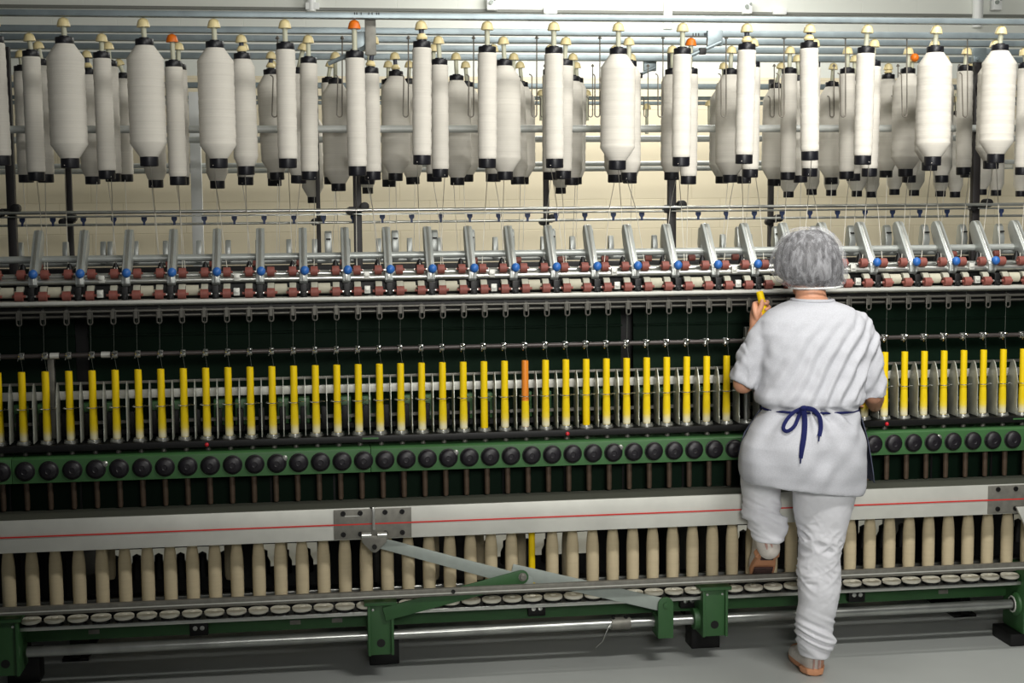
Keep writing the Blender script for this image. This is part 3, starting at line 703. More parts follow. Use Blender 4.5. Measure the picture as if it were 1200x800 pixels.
spn_me = MB().lathe([(.0085, -.005), (.0085, .03), (.0075, .18), (.006, .225), (.003, .232)], n=14).mesh('spindle_blade')
tubeL = Ztop-Zring-.012
tube_me = MB().lathe([(.0095, .0), (.0138, 0), (.0138, .02), (.0134, .12), (.0130, tubeL-.004), (.0125, tubeL), (.0085, tubeL), (.0085, tubeL-.03)], n=20).mesh('yellow_tube')
lay_me = MB().lathe([(.0139, .001), (.0150, .004), (.0150, .04), (.0144, .075), (.0137, .10)], n=20).mesh('yarn_layer')
thr = {}
TUBES = [i for i in range(I0, I1+1) if i < 34 or i >= 40]
for n_, i in enumerate(TUBES):
    x = SX(i); col = 'orange' if i == 23 else 'yellow'
    extra = 'with white yarn foot, ' if i not in (21, 26) else 'with bare foot, '
    lab = f'{col} spinning tube {extra}{side(n_, len(TUBES))} of its row'
    if i == 23: lab = 'only orange spinning tube in the row of yellow tubes'
    if i == 40: lab = 'yellow spinning tube half hidden behind the worker, under her elbow'
    t = thing('spinning_tube', lab, 'tube', (x, 0, Zring+.010), 'spinning tubes on the ring rail')
    me = tube_me
    if i == 23: me = tube_me.copy(); me.materials.clear()
    link('tube_body', me, M_orange if i == 23 else M_yellow, t)
    if i not in (21, 26): link('yarn_layer', lay_me, M_layer, t)
    if i != 34:
        a = Vector((SX(i)+.003, -.004, Zlo-.018)); b_ = Vector((SX(i), -.009, Zg+.006)); w = wpos(t)
        link('yarn_end', MB().tube([a-w, b_-w, Vector((SX(i)+.010, -.002, Ztop-.03))-w], .0004, 4).mesh('yarn_end'), M_fine, t)
sp_bare = thing('bare_spindles', 'bare steel spindles behind the worker where tubes were lifted off', 'spindle', (SX(36), 0, Zring))
for i in range(34, 40): placed('spindle_blade', spn_me, M_steel, sp_bare, (SX(i), 0, Zring+.004))

# separators
sb = thing('separator_rail', 'pale bar with upright pointed separator plates between the yellow tubes', 'rail', (.8, .09, zat(600, 447, .09)))
zsb = zat(600, 450, .09)
obj('bar', MB().box(XL, XR, .085, .10, zsb-.016, zsb+.016), M_alu, sb, .003)
zr2 = zat(600, 436.5, .14); obj('upper_bar', MB().box(XL, XR, .135, .15, zr2-.005, zr2+.005), M_alud, sb, .001)
zst = zat(600, 435, .0); zsm = zat(600, 462, 0)
prof = []
for k in range(9):
    a = PI*k/8; prof.append((-.046+.092*(1-k/8)-.0, zst-.085+.085*(1-abs(1-k/4)**2.1)))
prof = [(.046, zst-.10)]+prof+[(-.047, zsm), (-.040, zsm-.004), (-.041, Zring+.035), (-.046, Zring+.03), (-.044, Zring+.006), (.040, Zring+.006)]
sep_me = MB().prism(prof, 'x', -.0015, .0015).mesh('separator_plate', .0005)
bal_pts = [(.024*math.cos(2*PI*k/24), .024*math.sin(2*PI*k/24), 0) for k in range(24)]
bal_me = MB().tube(bal_pts, .0016, 6, closed=True).tube([(0, .024, 0), (0, .088, 0)], .0016, 6).tube([(.024, 0, 0), (.034, -.004, .0)], .0016, 6).mesh('balloon_ring')
zbal = zat(600, 464, -.0)
for i in range(I0, I1+1):
    xm = .5*(SX(i)+SX(i+1))
    placed('separator_plate', sep_me, M_sep, sb, (xm, 0, 0))
    placed('balloon_ring', bal_me, M_chrome, sb, (SX(i), 0, zbal))
# gear behind the tubes: horizontal bars and green blocks of the far side
gz = thing('inner_gear', 'dark bars and green blocks seen between the yellow tubes', 'machine part', (.8, .25, 1.0))
for y, hh, mm in ((481, .006, M_alud), (492, .010, M_black)):
    z = zat(600, y, .2); obj('cross_bar', MB().box(XL, XR, .19, .21, z-hh, z+hh), mm, gz)
gb = MB().box(-.022, .022, .20, .26, -.05, .05).mesh('green_block', .004); db_me = MB().box(-.012, .012, .18, .2, -.045, .045).mesh('dark_post', .003)
for i in range(I0, I1+1):
    xm = SX(i)+.022
    placed('dark_post', db_me, M_black, gz, (xm+.01, 0, zat(600, 482, .2)))
    if i % 3 != 1: placed('green_block', gb, M_green, gz, (xm+.012, 0, zat(600, 474, .2)))

# ------------------------------------------------------------------ green spindle rail with black knobs
Yr = -.07
zt_, zb_ = zat(600, 519.5, Yr), zat(600, 547.5, Yr)
kn_me = MB().lathe([(.0325, 0), (.0325, .006), (.030, .012), (.024, .016), (.010, .018), (.008, .0165), (1e-7, .0165)], (0,0,0), (0,-1,0), 24).mesh('knob')
lip_me = MB().lathe([(.036, 0), (.036, .002), (.0345, .003)], (0,0,0), (0,-1,0), 24).mesh('knob_rim')
shk_me = MB().lathe([(.019, 0), (.019, -.006), (.0105, -.007), (.010, -.10), (.008, -.108), (1e-7, -.108)], n=14).mesh('spindle_foot')
neck_me = MB().lathe([(.010, -.035), (.010, .0), (.0085, .002)], n=14).mesh('spindle_neck')
seams = [-100, 13, 434.5, 1330]
lab3 = ['short green spindle rail segment at the left edge', 'green spindle rail segment with black knobs, left of the seam', 'green spindle rail segment with black knobs, right of the seam']
zkn = .5*(zt_+zb_)-.001
for s_ in range(3):
    xa, xb = at(seams[s_], 534, Yr).x+.0008, at(seams[s_+1], 534, Yr).x-.0008
    if s_ == 2: xb = XR
    if s_ == 0: xa = XL
    t = thing('spindle_rail', lab3[s_], 'rail', (.5*(xa+xb), 0, zb_), 'green spindle rail segments')
    obj('beam', MB().prism([(Yr, zb_), (Yr, zt_-.004), (Yr+.006, zt_), (.07, zt_), (.07, zt_-.01), (Yr+.012, zt_-.012), (Yr+.012, zb_+.006), (.0, zb_+.006), (.0, zb_)], 'x', xa, xb), M_green, t, .002)
    obj('under_plate', MB().box(xa, xb, Yr+.02, .06, zb_+.008, zt_-.02), M_black, t)
    for i in range(I0-1, I1+2):
        x = SX(i)+.012
        if xa < x < xb:
            kp = placed('knob', kn_me, M_knob, t, (x, Yr, zkn))
            link('knob_rim', lip_me, M_black, kp)
            placed('spindle_foot', shk_me, M_brown, t, (SX(i)+.006, -.02, zb_))
            placed('spindle_neck', neck_me, M_alud, t, (SX(i)+.003, 0, zt_+.034))
    for x in (123, 333.5, 534, 727, 1100):
        c = at(x, 545-.03*x, Yr)
        if xa < c.x < xb:
            z = zat(600, 528, Yr); obj('bolt', MB().lathe([(.011, 0), (.011, .005), (.006, .009), (1e-7, .009)], (c.x, Yr, z), (0,-1,0), 12), M_steel, t)
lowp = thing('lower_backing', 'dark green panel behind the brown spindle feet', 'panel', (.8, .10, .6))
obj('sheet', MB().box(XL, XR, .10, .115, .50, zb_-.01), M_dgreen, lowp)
for x in (-60, 12, 95, 170, 243, 318, 392, 470, 545, 590, 662, 730, 800, 1090, 1160):
    a = at(x, 575, .1); obj('seam', MB().box(a.x-.004, a.x+.004, .094, .10, .52, zb_-.01), M_black, lowp)

# ------------------------------------------------------------------ aluminium doffing beam with red line
Yb = -.16
za, zb2 = zat(600, 588.5, Yb), zat(600, 625, Yb)
zr = zat(600, 607, Yb)
dbm = thing('doffing_beam', 'long pale aluminium beam with a thin red line, in front of the cream cops', 'beam', (.8, Yb, zb2))
for a, b_ in ((-140, 434), (436, 1500)):
    xa, xb = at(a, 605, Yb).x, at(b_, 605, Yb).x
    xb = min(xb, XR); xa = max(xa, XL)
    obj('profile', MB().box(xa+.0008, xb-.0008, Yb, Yb+.10, zb2, za), M_alu, dbm, .003)
obj('top_shade', MB().box(XL, XR, Yb+.003, Yb+.15, za+.0005, za+.003), mat('olive_grey_shade', (74, 76, 66), .6), dbm)  # dark strip: shade on the beam's top put in as colour
obj('red_line', MB().box(XL, XR, Yb-.0045, Yb-.002, zr-.0024, zr+.0024), M_redline, dbm)
def jplate(x0, x1):
    xa, xb = at(x0, 605, Yb).x, at(x1, 605, Yb).x
    pl = obj('joint_plate', MB().box(xa, xb, Yb-.004, Yb, zb2+.003, za-.004), M_alud, dbm, .001)
    for fx in (.12, .34, .66, .88):
        for z in (za-.018, zb2+.022):
            x = xa+(xb-xa)*fx
            obj('screw', MB().lathe([(.0095, 0), (.0095, .004), (.005, .004), (.004, .001), (1e-7, .001)], (x, Yb-.004, z), (0,-1,0), 14), M_black, pl)
    return xa, xb
xa, xb = jplate(391, 482); jplate(1157, 1250)
# little etched line on the joint plate
p0 = at(404, 605, Yb).x; obj('etched_mark', MB().box(p0, p0+.055, Yb-.0047, Yb-.0038, za-.030, za-.027), M_alu, dbm)
# hinge clevis in the middle of the joint
hx = at(438, 610, Yb).x
hz_ = zat(438, 640, Yb-.02)
hg = MB()
hg.box(hx-.006, hx+.004, Yb-.018, Yb-.003, zr-.02, za+.004)
obj('stop_pin', hg, M_steel, dbm, .002)
hb = MB()
hb.prism([(hx-.046, zb2+.018), (hx+.046, zb2+.018), (hx+.046, zb2-.004), (hx+.016, hz_-.014), (hx+.006, hz_-.022), (hx-.006, hz_-.022), (hx-.016, hz_-.014), (hx-.046, zb2-.004)], 'y', Yb-.026, Yb-.012)
hinge = obj('hinge_bracket', hb, M_alud, dbm, .002)
hc = MB().cyl((hx-.046, Yb-.02, zb2+.02), (hx-.012, Yb-.02, zb2+.02), .0105, n=16).cyl((hx+.012, Yb-.02, zb2+.02), (hx+.046, Yb-.02, zb2+.02), .0105, n=16)
obj('hinge_barrel', hc, M_steel, hinge)
obj('hinge_screw', MB().cyl((hx, Yb-.034, hz_), (hx, -.118, hz_), .009, n=14), M_black, hinge)
# twin clevis of the next joint, at the right edge
hx2 = at(1196, 600, Yb).x
obj('hinge_bracket', MB().prism([(hx2-.03, zb2+.03), (hx2+.06, zb2+.03), (hx2+.06, zb2-.09), (hx2+.03, zb2-.09)], 'y', Yb-.026, Yb-.010), M_alu, dbm, .003)

# ------------------------------------------------------------------ step bar, cups, cops
zs0, zs1 = zat(600, 686, Yb), zat(600, 694.5, Yb)
ub = thing('step_bar', 'grey steel bar in front of the cream cops, on which the worker steps', 'bar', (.8, Yb, zs1))
obj('channel', MB().prism([(Yb, zs1), (Yb, zs0), (Yb+.02, zs0), (Yb+.02, zs0-.006), (Yb+.006, zs0-.006), (Yb+.006, zs1)], 'x', XL, XR), M_alud, ub, .0015)
obj('rib', MB().box(XL, XR, Yb-.002, Yb, zs1+.008, zs1+.012), M_alu, ub)
p = at(531, 690, Yb); 
for x in (531,): obj('screw', MB().lathe([(.008, 0), (.008, .003), (.004, .003), (1e-7, .001)], (p.x, Yb-.002, zs1+.016), (0,-1,0), 12), M_black, ub)
Yc = -.035
Zcup = zat(600, 700.8, Yc)
Yk = -.074; Zcup = zat(600, 700.5, Yk); Zcop = zat(600, 690.5, Yc)
cv = thing('peg_conveyor', 'steel conveyor strip with a row of round cream peg cups under the cops', 'conveyor', (.8, Yc, Zcup))
obj('strip', MB().box(XL, XR, Yk-.02, Yk+.12, Zcup-.036, Zcup-.022), M_steel, cv, .002); obj('cop_shelf', MB().box(XL, XR, Yc-.018, Yc+.05, Zcop-.012, Zcop), M_alud, cv, .002); obj('shelf_web', MB().box(XL, XR, Yc+.02, Yc+.026, Zcup-.03, Zcop-.01), M_black, cv)
cup_me = MB().lathe([(.010, -.021), (.011, -.010), (.030, -.010), (.0365, -.006), (.037, .003), (.033, .006), (.012, .006), (.010, .009), (1e-7, .009)], n=24).mesh('peg_cup')
base_me = MB().lathe([(.026, -.021), (.031, -.018), (.031, -.0105), (.011, -.0105)], n=20).mesh('cup_base')
cop_me = MB().lathe([(.0115, .0), (.019, .0), (.0235, .012), (.0245, .05), (.0245, .14), (.0240, .165), (.0215, .195), (.0170, .225), (.0140, .24), (.0125, .285), (.0115, .29)], n=24).mesh('yarn_body')
peg_me = MB().lathe([(.010, .0005), (.0105, .294), (.009, .298), (1e-7, .298)], n=14).mesh('inner_tube')
ytube = MB().lathe([(.0128, 0), (.0128, .02), (.0122, .3), (.011, .30), (.010, .27)], n=20).mesh('bare_tube')
CI = [i for i in range(I0, I1+1)]
dxc = .016
for n_, i in enumerate(CI):
    x = SX(i)+dxc
    placed('cup_base', base_me, M_black, cv, (x-.004, Yk, Zcup)); placed('peg_cup', cup_me, M_cup, cv, (x-.004, Yk, Zcup))
    if i == 23:
        t = thing('bare_yellow_tube', 'single bare yellow tube standing in the row of cream cops', 'tube', (x, Yc, Zcop+.001))
        link('tube_body', ytube, M_yellow, t); link('tip', MB().lathe([(.0122, .298), (.012, .304), (.009, .304)], n=16).mesh('tip'), M_yellow, t); continue
    t = thing('yarn_cop', 'full cream yarn cop standing under the aluminium beam, '+side(n_, len(CI))+' of its row', 'yarn cop', (x, Yc, Zcop+.001), 'cream cops on the conveyor')
    rz = Quaternion((0,0,1), random.uniform(0, 6))
    link('yarn_body', cop_me, M_cop, t, (0,0,0), rz, (1, 1, random.uniform(.985, 1.015))); link('inner_tube', peg_me, M_yellow, t, (0,0,.0))
# what shows between the cops: rear slide rail, silver guard with black pegs, dim cops of the far side
zz = zat(200, 697, .12)
tag(obj('slide_rail', MB().box(XL, XR, .075, .097, zz-.010, zz+.006), M_steel, None, .003), 'thin bright rail low behind the cream cops', 'rail')
gd = thing('rear_guard', 'black guard strips with rows of pegs seen between the cops', 'machine part', (.8, .8, .5))
YG = .95
def segs():
    out = []
    for a, b_ in ((100, 270), (300, 372), (560, 690), (1000, 1075), (860, 890), (1180, 1230)): out.append((at(a, 660, YG).x, at(b_, 660, YG).x))
    return out
z0_, z1_ = zat(200, 690, YG), zat(200, 640, YG)
for a, b_ in segs():
    obj('lower_strip', MB().box(a, b_, YG-.01, YG, max(.0, zat(200, 700, YG)), zat(200, 668, YG)), M_black, gd)
    xx = a+.035
    while xx < b_-.02:
        obj('black_peg', MB().lathe([(.03, 0), (.03, .05), (.018, .075), (.018, .10), (1e-7, .11)], (xx, YG-.03, zat(200, 674, YG)), (0,0,1), 10), M_black, gd); xx += .0935
for n_, x in enumerate((92, 128, 270, 330, 508, 561, 610, 665, 742, 790)):
    a = at(x, 650, .55)
    t = thing('far_cop', 'dim brown cop behind the cream ones, '+side(n_, 10)+' of ten', 'yarn cop', (a.x, .55, zat(x, 678, .55)), 'far cops')
    link('yarn_body', cop_me, M_cop, t); link('inner_tube', peg_me, M_yellow, t)
tag(obj('far_conveyor', MB().box(XL, XR, .5, .62, zat(600, 680, .55)-.03, zat(600, 680, .55)), M_black), 'dark conveyor shelf carrying the far cops', 'conveyor')

rb = thing('rear_base_sheet', 'black sheets closing the lower frame at the rear, with open gaps', 'machine panel', (.8, 1.22, 0))
ed = [XL]+[v for q in sorted(segs()) for v in q]+[XR+.6]
for k in range(0, len(ed), 2): obj('sheet', MB().box(ed[k]*1.05 if k else ed[k], ed[k+1]*1.05, 1.21, 1.23, 0, zf-.101), M_black, rb)
obj('upper_sheet', MB().box(XL, XR+.6, 1.232, 1.24, zat(600, 626, 1.23), zf-.101), M_black, rb)
# ------------------------------------------------------------------ green base beam, feet, pipe and levers
Ygb = .03
zg0, zg1 = zat(600, 709, Ygb), zat(600, 725.5, Ygb)
bb = thing('base_beam', 'long green base beam below the peg cups, with black clip plates', 'beam', (.8, Ygb, zg1))
obj('beam', MB().box(XL, XR, Ygb, Ygb+.07, zg1, zg0), M_greenb, bb, .003)
for x, y in ((233, 736), (629, 713), (807, 704), (1004, 697)):
    c = at(x, y, Ygb-.03)
    cl = obj('clip_plate', MB().box(c.x-.034, c.x+.034, Ygb-.034, Ygb, c.z-.028, c.z+.026), M_black, bb, .003)
    for d_ in (-.013, .013): obj('clip_screw', MB().lathe([(.0085, 0), (.0085, .004), (1e-7, .005)], (c.x+d_, Ygb-.034, c.z+.002), (0,-1,0), 12), M_steel, cl)
for x in (110, 346, 1105, 395): 
    c = at(x, 735-.033*(x-110), Ygb); obj('slot_cover', MB().box(c.x-.02, c.x+.02, Ygb-.003, Ygb, zg0-.035, zg0-.018), M_alud, bb, .001)
Yp = -.06
zp = zat(600, 736, Yp)
tp = thing('drive_pipe', 'long shiny zinc pipe running low along the frame above the floor', 'pipe', (.8, Yp, zp))
xpe = at(1188, 711, Yp).x
obj('pipe', MB().cyl((at(32, 770, Yp).x, Yp, zp), (xpe, Yp, zp), .0195, n=24), M_pipe, tp)
cx_ = at(727, 730, Yp).x
jc = obj('coupling', MB().lathe([(.024, -.038), (.0245, -.036), (.0245, .036), (.024, .038)], (cx_, Yp, zp), (1,0,0), 20), M_alud, tp)
obj('coupling_screw', MB().cyl((cx_-.03, Yp-.008, zp+.02), (cx_-.03, Yp-.008, zp+.032), .007, n=10).cyl((cx_+.02, Yp-.008, zp+.02), (cx_+.02, Yp-.008, zp+.032), .007, n=10), M_black, jc)
obj('loose_wire', MB().tube([(cx_-.04, Yp-.02, zp+.01), (cx_-.06, Yp-.03, zp-.02), (cx_-.075, Yp-.025, zp-.06), (cx_-.10, Yp-.02, zp-.085)], .0015, 6), M_steel, tp)
# green boxed feet
def foot(x0, x1, y0, y1, lab, edge=False):
    Yf = -.12
    a, b_ = at(x0, y0, Yf), at(x1, y1, Yf)
    zt2 = zat(600, 701, Yf) if not edge else zat(600, 701, Yf)
    xa, xb = a.x, b_.x; z0 = max(.045, at((x0+x1)/2, y1, Yf).z)
    t = thing('support_box', lab, 'machine foot', ((xa+xb)/2, Yf+.08, 0), 'green frame feet')
    mb = MB()
    mb.box(xa, xa+.010, Yf-.012, Yf+.15, z0, zt2); mb.box(xb-.010, xb, Yf-.012, Yf+.15, z0, zt2); mb.box(xa+.010, xb-.010, Yf, Yf+.012, z0, zt2)
    obj('box_housing', mb, M_greenb, t, .002)
    obj('top_plate', MB().box(xa-.012, xb+.012, Yf-.02, Yf+.15, zt2, zt2+.014), M_greenb, t, .002)
    for d_ in (.02, -.02):
        xx = xa+.02 if d_ > 0 else xb-.02
        obj('rivet', MB().lathe([(.0045, 0), (.0045, .003), (1e-7, .004)], (xx, Yf, zt2-.02), (0,-1,0), 10), M_steel, t)
    obj('base_pad', MB().box(xa+.012, xb+.03, Yf+.20, Yf+.30, 0, z0+.02), M_black, t, .004); obj('tie_plate', MB().box(xa+.012, xb-.012, Yf+.13, Yf+.28, z0+.012, z0+.05), M_black, t)
    obj('hole', MB().cyl(((xa+xb)/2, Yf-.0012, z0+.045), ((xa+xb)/2, Yf+.001, z0+.045), .016, n=16), M_black, t)
    return t
foot(-12, 24, 740, 792, 'green boxed machine foot at the left edge')
foot(430.5, 462, 706, 767, 'green boxed machine foot below the hinge, where the green lever starts')
f2 = foot(823, 852, 690, 745, 'green boxed machine foot left of the worker')
pB = at(815, 726, -.06)
obj('side_flange', MB().cyl((pB.x-.012, -.06, zp+.004), (pB.x+.03, -.06, zp+.004), .042, n=20), M_greenb, f2, .003)
# right end housing of the pipe
e = thing('pipe_end_housing', 'green cast housing holding the end of the pipe at the right edge', 'machine part', (xpe, Yp, 0))
obj('flange', MB().lathe([(.034, 0), (.046, .008), (.052, .03), (.052, .06)], (xpe-.006, Yp, zp), (1,0,0), 24), M_greenb, e)
obj('flange_ring', MB().lathe([(.032, -.004), (.034, -.001), (.027, -.001), (.027, -.004)], (xpe-.006, Yp, zp), (1,0,0), 20), M_alu, e)
obj('casting', MB().box(xpe+.01, xpe+.22, -.12, .06, .05, zs1-.01), M_greenb, e, .015)
obj('dark_pad', MB().box(xpe-.03, xpe+.22, -.10, .06, 0, .05), M_black, e, .004)
# scissor levers
Yl = -.128
def bar(name, pts, hw, y0, y1, m, parent, bev=.002):
    (a, b_) = [Vector((at(x, y, Yl).x, at(x, y, Yl).z)) for x, y in pts]
    d = (b_-a).normalized(); n = Vector((-d.y, d.x)); h0, h1 = hw
    P = [a+n*h0, a-n*h0]
    for k in range(7):
        q = -PI/2+PI*k/6; P.append(b_+d*math.cos(q)*h1+n*math.sin(q)*h1)
    return obj(name, MB().prism([(p.x, p.y) for p in P], 'y', y0, y1), m, parent, bev)
lv = thing('scissor_lever', 'grey flat steel lever slanting from the beam hinge down to the green bracket', 'lever', (at(612, 675, Yl).x, Yl+.02, zat(612, 675, Yl)))
pz = at(776, 713, Yl)
bar('upper_bar', ((441, 635), (618, 682)), (.021, .024), -.125, -.120, M_greyp, lv)
bar('lower_bar', ((600, 669), (776, 709)), (.026, .026), -.119, -.114, M_greyp, lv)
lv2 = thing('green_lever', 'green lever rising from the boxed foot to the round pivot', 'lever', (at(455, 715, Yl).x, Yl, zat(455, 715, Yl)))
bar('lever_bar', ((450, 719), (611, 675.5)), (.026, .027), -.138, -.127, M_greenb, lv2, .003)
pv = at(612, 675, Yl)
obj('pivot_bolt', MB().lathe([(.011, 0), (.011, .006), (.009, .008), (1e-7, .008)], (pv.x, -.138, pv.z), (0,-1,0), 16).lathe([(.016, 0), (.016, .003)], (pv.x, -.137, pv.z), (0,-1,0), 18), M_alud, lv2)
br = thing('lever_bracket', 'small green bracket clamped on the pipe, where the lever ends', 'bracket', (pz.x, Yp, zp))
c = at(781, 706, -.10)
bx0, bx1 = at(769, 720, -.10).x, at(787, 720, -.10).x
zc_ = c.z; z_b = zat(778, 745, -.10)
P = [(bx0, z_b), (bx1, z_b), (bx1, zc_)]+[(.5*(bx0+bx1)+.5*(bx1-bx0)*math.cos(PI*k/8), zc_+.5*(bx1-bx0)*math.sin(PI*k/8)) for k in range(1, 8)]+[(bx0, zc_)]
obj('plate', MB().prism(P, 'y', -.132, -.120), M_greenb, br, .003)
obj('clamp', MB().box(bx0, bx1, -.112, -.03, z_b, zp+.035), M_greenb, br, .003)
obj('pivot_bolt', MB().lathe([(.011, 0), (.011, .006), (1e-7, .007)], (.5*(bx0+bx1), -.132, zc_), (0,-1,0), 16), M_greenb, br)

# frame sides so that the beams stand on something, hidden in the dark under the frame
for k, x in enumerate((-.95, .27, 1.62, 2.75)):
    t = thing('inner_support', 'dark inner frame leg standing under the spinning frame, '+side(k, 4)+' of four', 'machine leg', (x, .55, 0), 'inner frame legs')
    obj('plate', MB().box(x-.02, x+.02, .32, 1.2, .0, .62), M_black, t, .004)
    obj('shoe_plate', MB().box(x-.05, x+.05, .32, 1.2, 0, .012), M_black, t)
# ------------------------------------------------------------------ the worker
from mathutils.bvhtree import BVHTree
def remeshed(mb, voxel, smooth=6, fac=.5, deci=None):
    me = mb.mesh('temp'); o = bpy.data.objects.new('temp', me); C.objects.link(o)
    m = o.modifiers.new('r', 'REMESH'); m.mode = 'VOXEL'; m.voxel_size = voxel; m.use_smooth_shade = True
    if smooth: s = o.modifiers.new('s', 'SMOOTH'); s.iterations = smooth; s.factor = fac
    if deci: d = o.modifiers.new('d', 'DECIMATE'); d.ratio = deci
    dg = bpy.context.evaluated_depsgraph_get(); dg.update()
    out = bpy.data.meshes.new_from_object(o.evaluated_get(dg))
    bpy.data.objects.remove(o); bpy.data.meshes.remove(me)
    out.polygons.foreach_set('use_smooth', [True]*len(out.polygons))
    return out
def fold(me, fn):                                   # move every vertex along its normal by fn(position, normal)
    ns = [v.normal.copy() for v in me.vertices]
    for v, n in zip(me.vertices, ns): v.co += n*fn(v.co, n)
    me.update()
def shift(me, w):
    for v in me.vertices: v.co -= w
    me.update(); return me
def ring(y, xl, xr, Yc, d, n=44, e=2.3, dy=0.0):    # outline row of the figure at picture height y, at depth Yc
    a, b_ = at(xl, y-dy, Yc), at(xr, y+dy, Yc)
    c = (a+b_)/2; hv = (b_-a)/2; out = []
    for k in range(n):
        q = 2*PI*k/n; cs, sn = math.cos(q), math.sin(q)
        p = c+hv*math.copysign(abs(cs)**(2/e), cs)+Vector((0, d, 0))*math.copysign(abs(sn)**(2/e), sn)
        out.append(p)
    return out
def limb(mb, pts, rs, n=20, sub=6):                 # tapered round limb through picture-independent points
    pts = [Vector(p) for p in pts]; P = []; R = []
    for i in range(len(pts)-1):
        for k in range(sub):
            u = k/sub
            p0 = pts[max(0, i-1)]; p1 = pts[i]; p2 = pts[i+1]; p3 = pts[min(len(pts)-1, i+2)]
            P.append(.5*((2*p1)+(p2-p0)*u+(2*p0-5*p1+4*p2-p3)*u*u+(3*p1-p0-3*p2+p3)*u**3)); R.append(rs[i]+(rs[i+1]-rs[i])*u)
    P.append(pts[-1]); R.append(rs[-1])
    mb.tube(P, R, n)
    mb.sphere(P[0], R[0]*.98); mb.sphere(P[-1], R[-1]*.98)
    return mb

PW = Vector((at(955, 790, -.30).x, -.30, 0))
person = thing('person', 'worker seen from behind in white hairnet, grey shirt and white trousers, one foot raised', 'person', PW)

# ---- body: one continuous surface
bd = MB()
bd.loft([ring(348, 934, 968, -.34, .058), ring(356, 930, 972, -.34, .06), ring(366, 915, 990, -.34, .065), ring(380, 903, 1002, -.34, .08), ring(420, 900, 1004, -.35, .095),
         ring(455, 902, 1000, -.36, .10), ring(478, 905, 995, -.375, .095), ring(505, 893, 1000, -.385, .115), ring(540, 884, 1000, -.385, .125), ring(556, 890, 995, -.38, .11)])
neck = [at(951, 362, -.335), at(950, 345, -.33), at(948, 326, -.315)]
limb(bd, neck, [.060, .056, .056])
HC = at(947.5, 310, -.315)                          # head centre
hq = Matrix.Rotation(math.radians(16), 3, 'Z') @ Matrix.Rotation(math.radians(-14), 3, 'X')
def HP(x, y, z): return HC + hq @ Vector((x, y, z))
o0 = len(bd.v); bd.sphere((0,0,0), 1, (.074, .094, .105), 32, 20)
for k in range(o0, len(bd.v)):
    p = bd.v[k]
    if p.z < 0: p = Vector((p.x*(1+.9*p.z*1.2), p.y*(1+.5*p.z) + (.012 if p.y > 0 else .02)*(-p.z/.1), p.z))
    bd.v[k] = HC + hq @ p
bd.sphere(HP(0, .072, -.082), .026, (1.1, 1, .8)); bd.sphere(HP(0, .090, -.012), .011, (1, .9, 2.0)); bd.sphere(HP(0, .100, -.030), .0125, (1.15, 1, .8))
bd.sphere(HP(0, .086, -.058), .011, (1.9, .7, .55)); bd.sphere(HP(0, .086, -.066), .010, (1.7, .7, .55)); bd.sphere(HP(0, .082, .030), .012, (4.2, .8, .7))
for s_ in (-1, 1):
    o0 = len(bd.v); bd.sphere((0,0,0), 1, (.010, .022, .033), 14, 10)
    for k in range(o0, len(bd.v)): bd.v[k] = HP(s_*.076, -.005, -.018)+hq @ bd.v[k]
    bd.sphere(HP(s_*.045, .072, -.03), .022)
# arms
shL, elL, wrL = at(903, 384, -.335), at(871, 449, -.30), at(886.5, 386, -.205)
shR, elR, wrR = at(1003, 384, -.335), at(1024, 462, -.33), Vector((SX(40)+.02, -.055, zat(1015, 475, -.06)))
limb(bd, [shL, shL.lerp(elL, .5)+Vector((-.008, 0, 0)), elL], [.050, .046, .039]); limb(bd, [elL, elL.lerp(wrL, .35), wrL], [.039, .038, .0265])
limb(bd, [shR, shR.lerp(elR, .5), elR], [.048, .042, .036]); limb(bd, [elR, elR.lerp(wrR, .35), wrR], [.036, .038, .0265])
def grip(base, ax, wrist, s_):                       # a hand closed round an upright tube; s_ = +1 fingers pass on the right
    ax = ax.normalized(); e2 = (Vector((0, 1, 0))-ax*ax.y).normalized(); e1 = ax.cross(e2)*-1
    if e1.x < 0: e1 = -e1
    e1 = e1*s_
    P = lambda ang, rad, h: base+ax*h+(e1*math.cos(math.radians(ang))+e2*math.sin(math.radians(ang)))*rad
    # palm lies on the outer far side of the tube
    pc = P(152, .028, .036)
    o_ = len(bd.v); bd.sphere((0,0,0), 1, (1,1,1), 20, 14)
    nrm = (pc-(base+ax*.036)).normalized(); tn = ax.cross(nrm)
    for k in range(o_, len(bd.v)):
        p = bd.v[k]; bd.v[k] = pc+nrm*(p.x*.0165)+tn*(p.y*.040)+ax*(p.z*.043)
    limb(bd, [wrist, wrist.lerp(pc, .55), pc], [.026, .027, .025], 16, 4)
    lens = (-68, -84, -78, -50); rad = (.0080, .0084, .0082, .0070)
    for k in range(4):
        h = .068-.0205*k
        pts = [P(128, .036, h)]
        for j in range(11):
            an = 100+(lens[k]-100)*j/10
            pts.append(P(an, .0125+rad[k]*1.02+(.003 if j in (0, 5) else 0), h-.004*j/10))
        rr_ = [rad[k]*1.12]+[rad[k]*(1.08-.028*j) for j in range(11)]
        bd.tube(pts, rr_, 12); bd.sphere(pts[-1], rr_[-1]*.98, n=12, m=8); bd.sphere(pts[0], rr_[0], n=12, m=8)
    th = [P(178, .040, .012), P(205, .033, .036), P(236, .0245, .058), P(258, .0235, .078)]
    limb(bd, th, [.0135, .0115, .0100, .0082], 12, 4)
tb0, tb1 = at(898.5, 377, -.215), at(890, 341.5, -.215)
axL = tb1-tb0
grip(tb0+axL.normalized()*.006, axL, wrL, 1)
grip(Vector((SX(40), 0, zat(1018, 476, 0))), Vector((0, 0, 1)), wrR, -1)
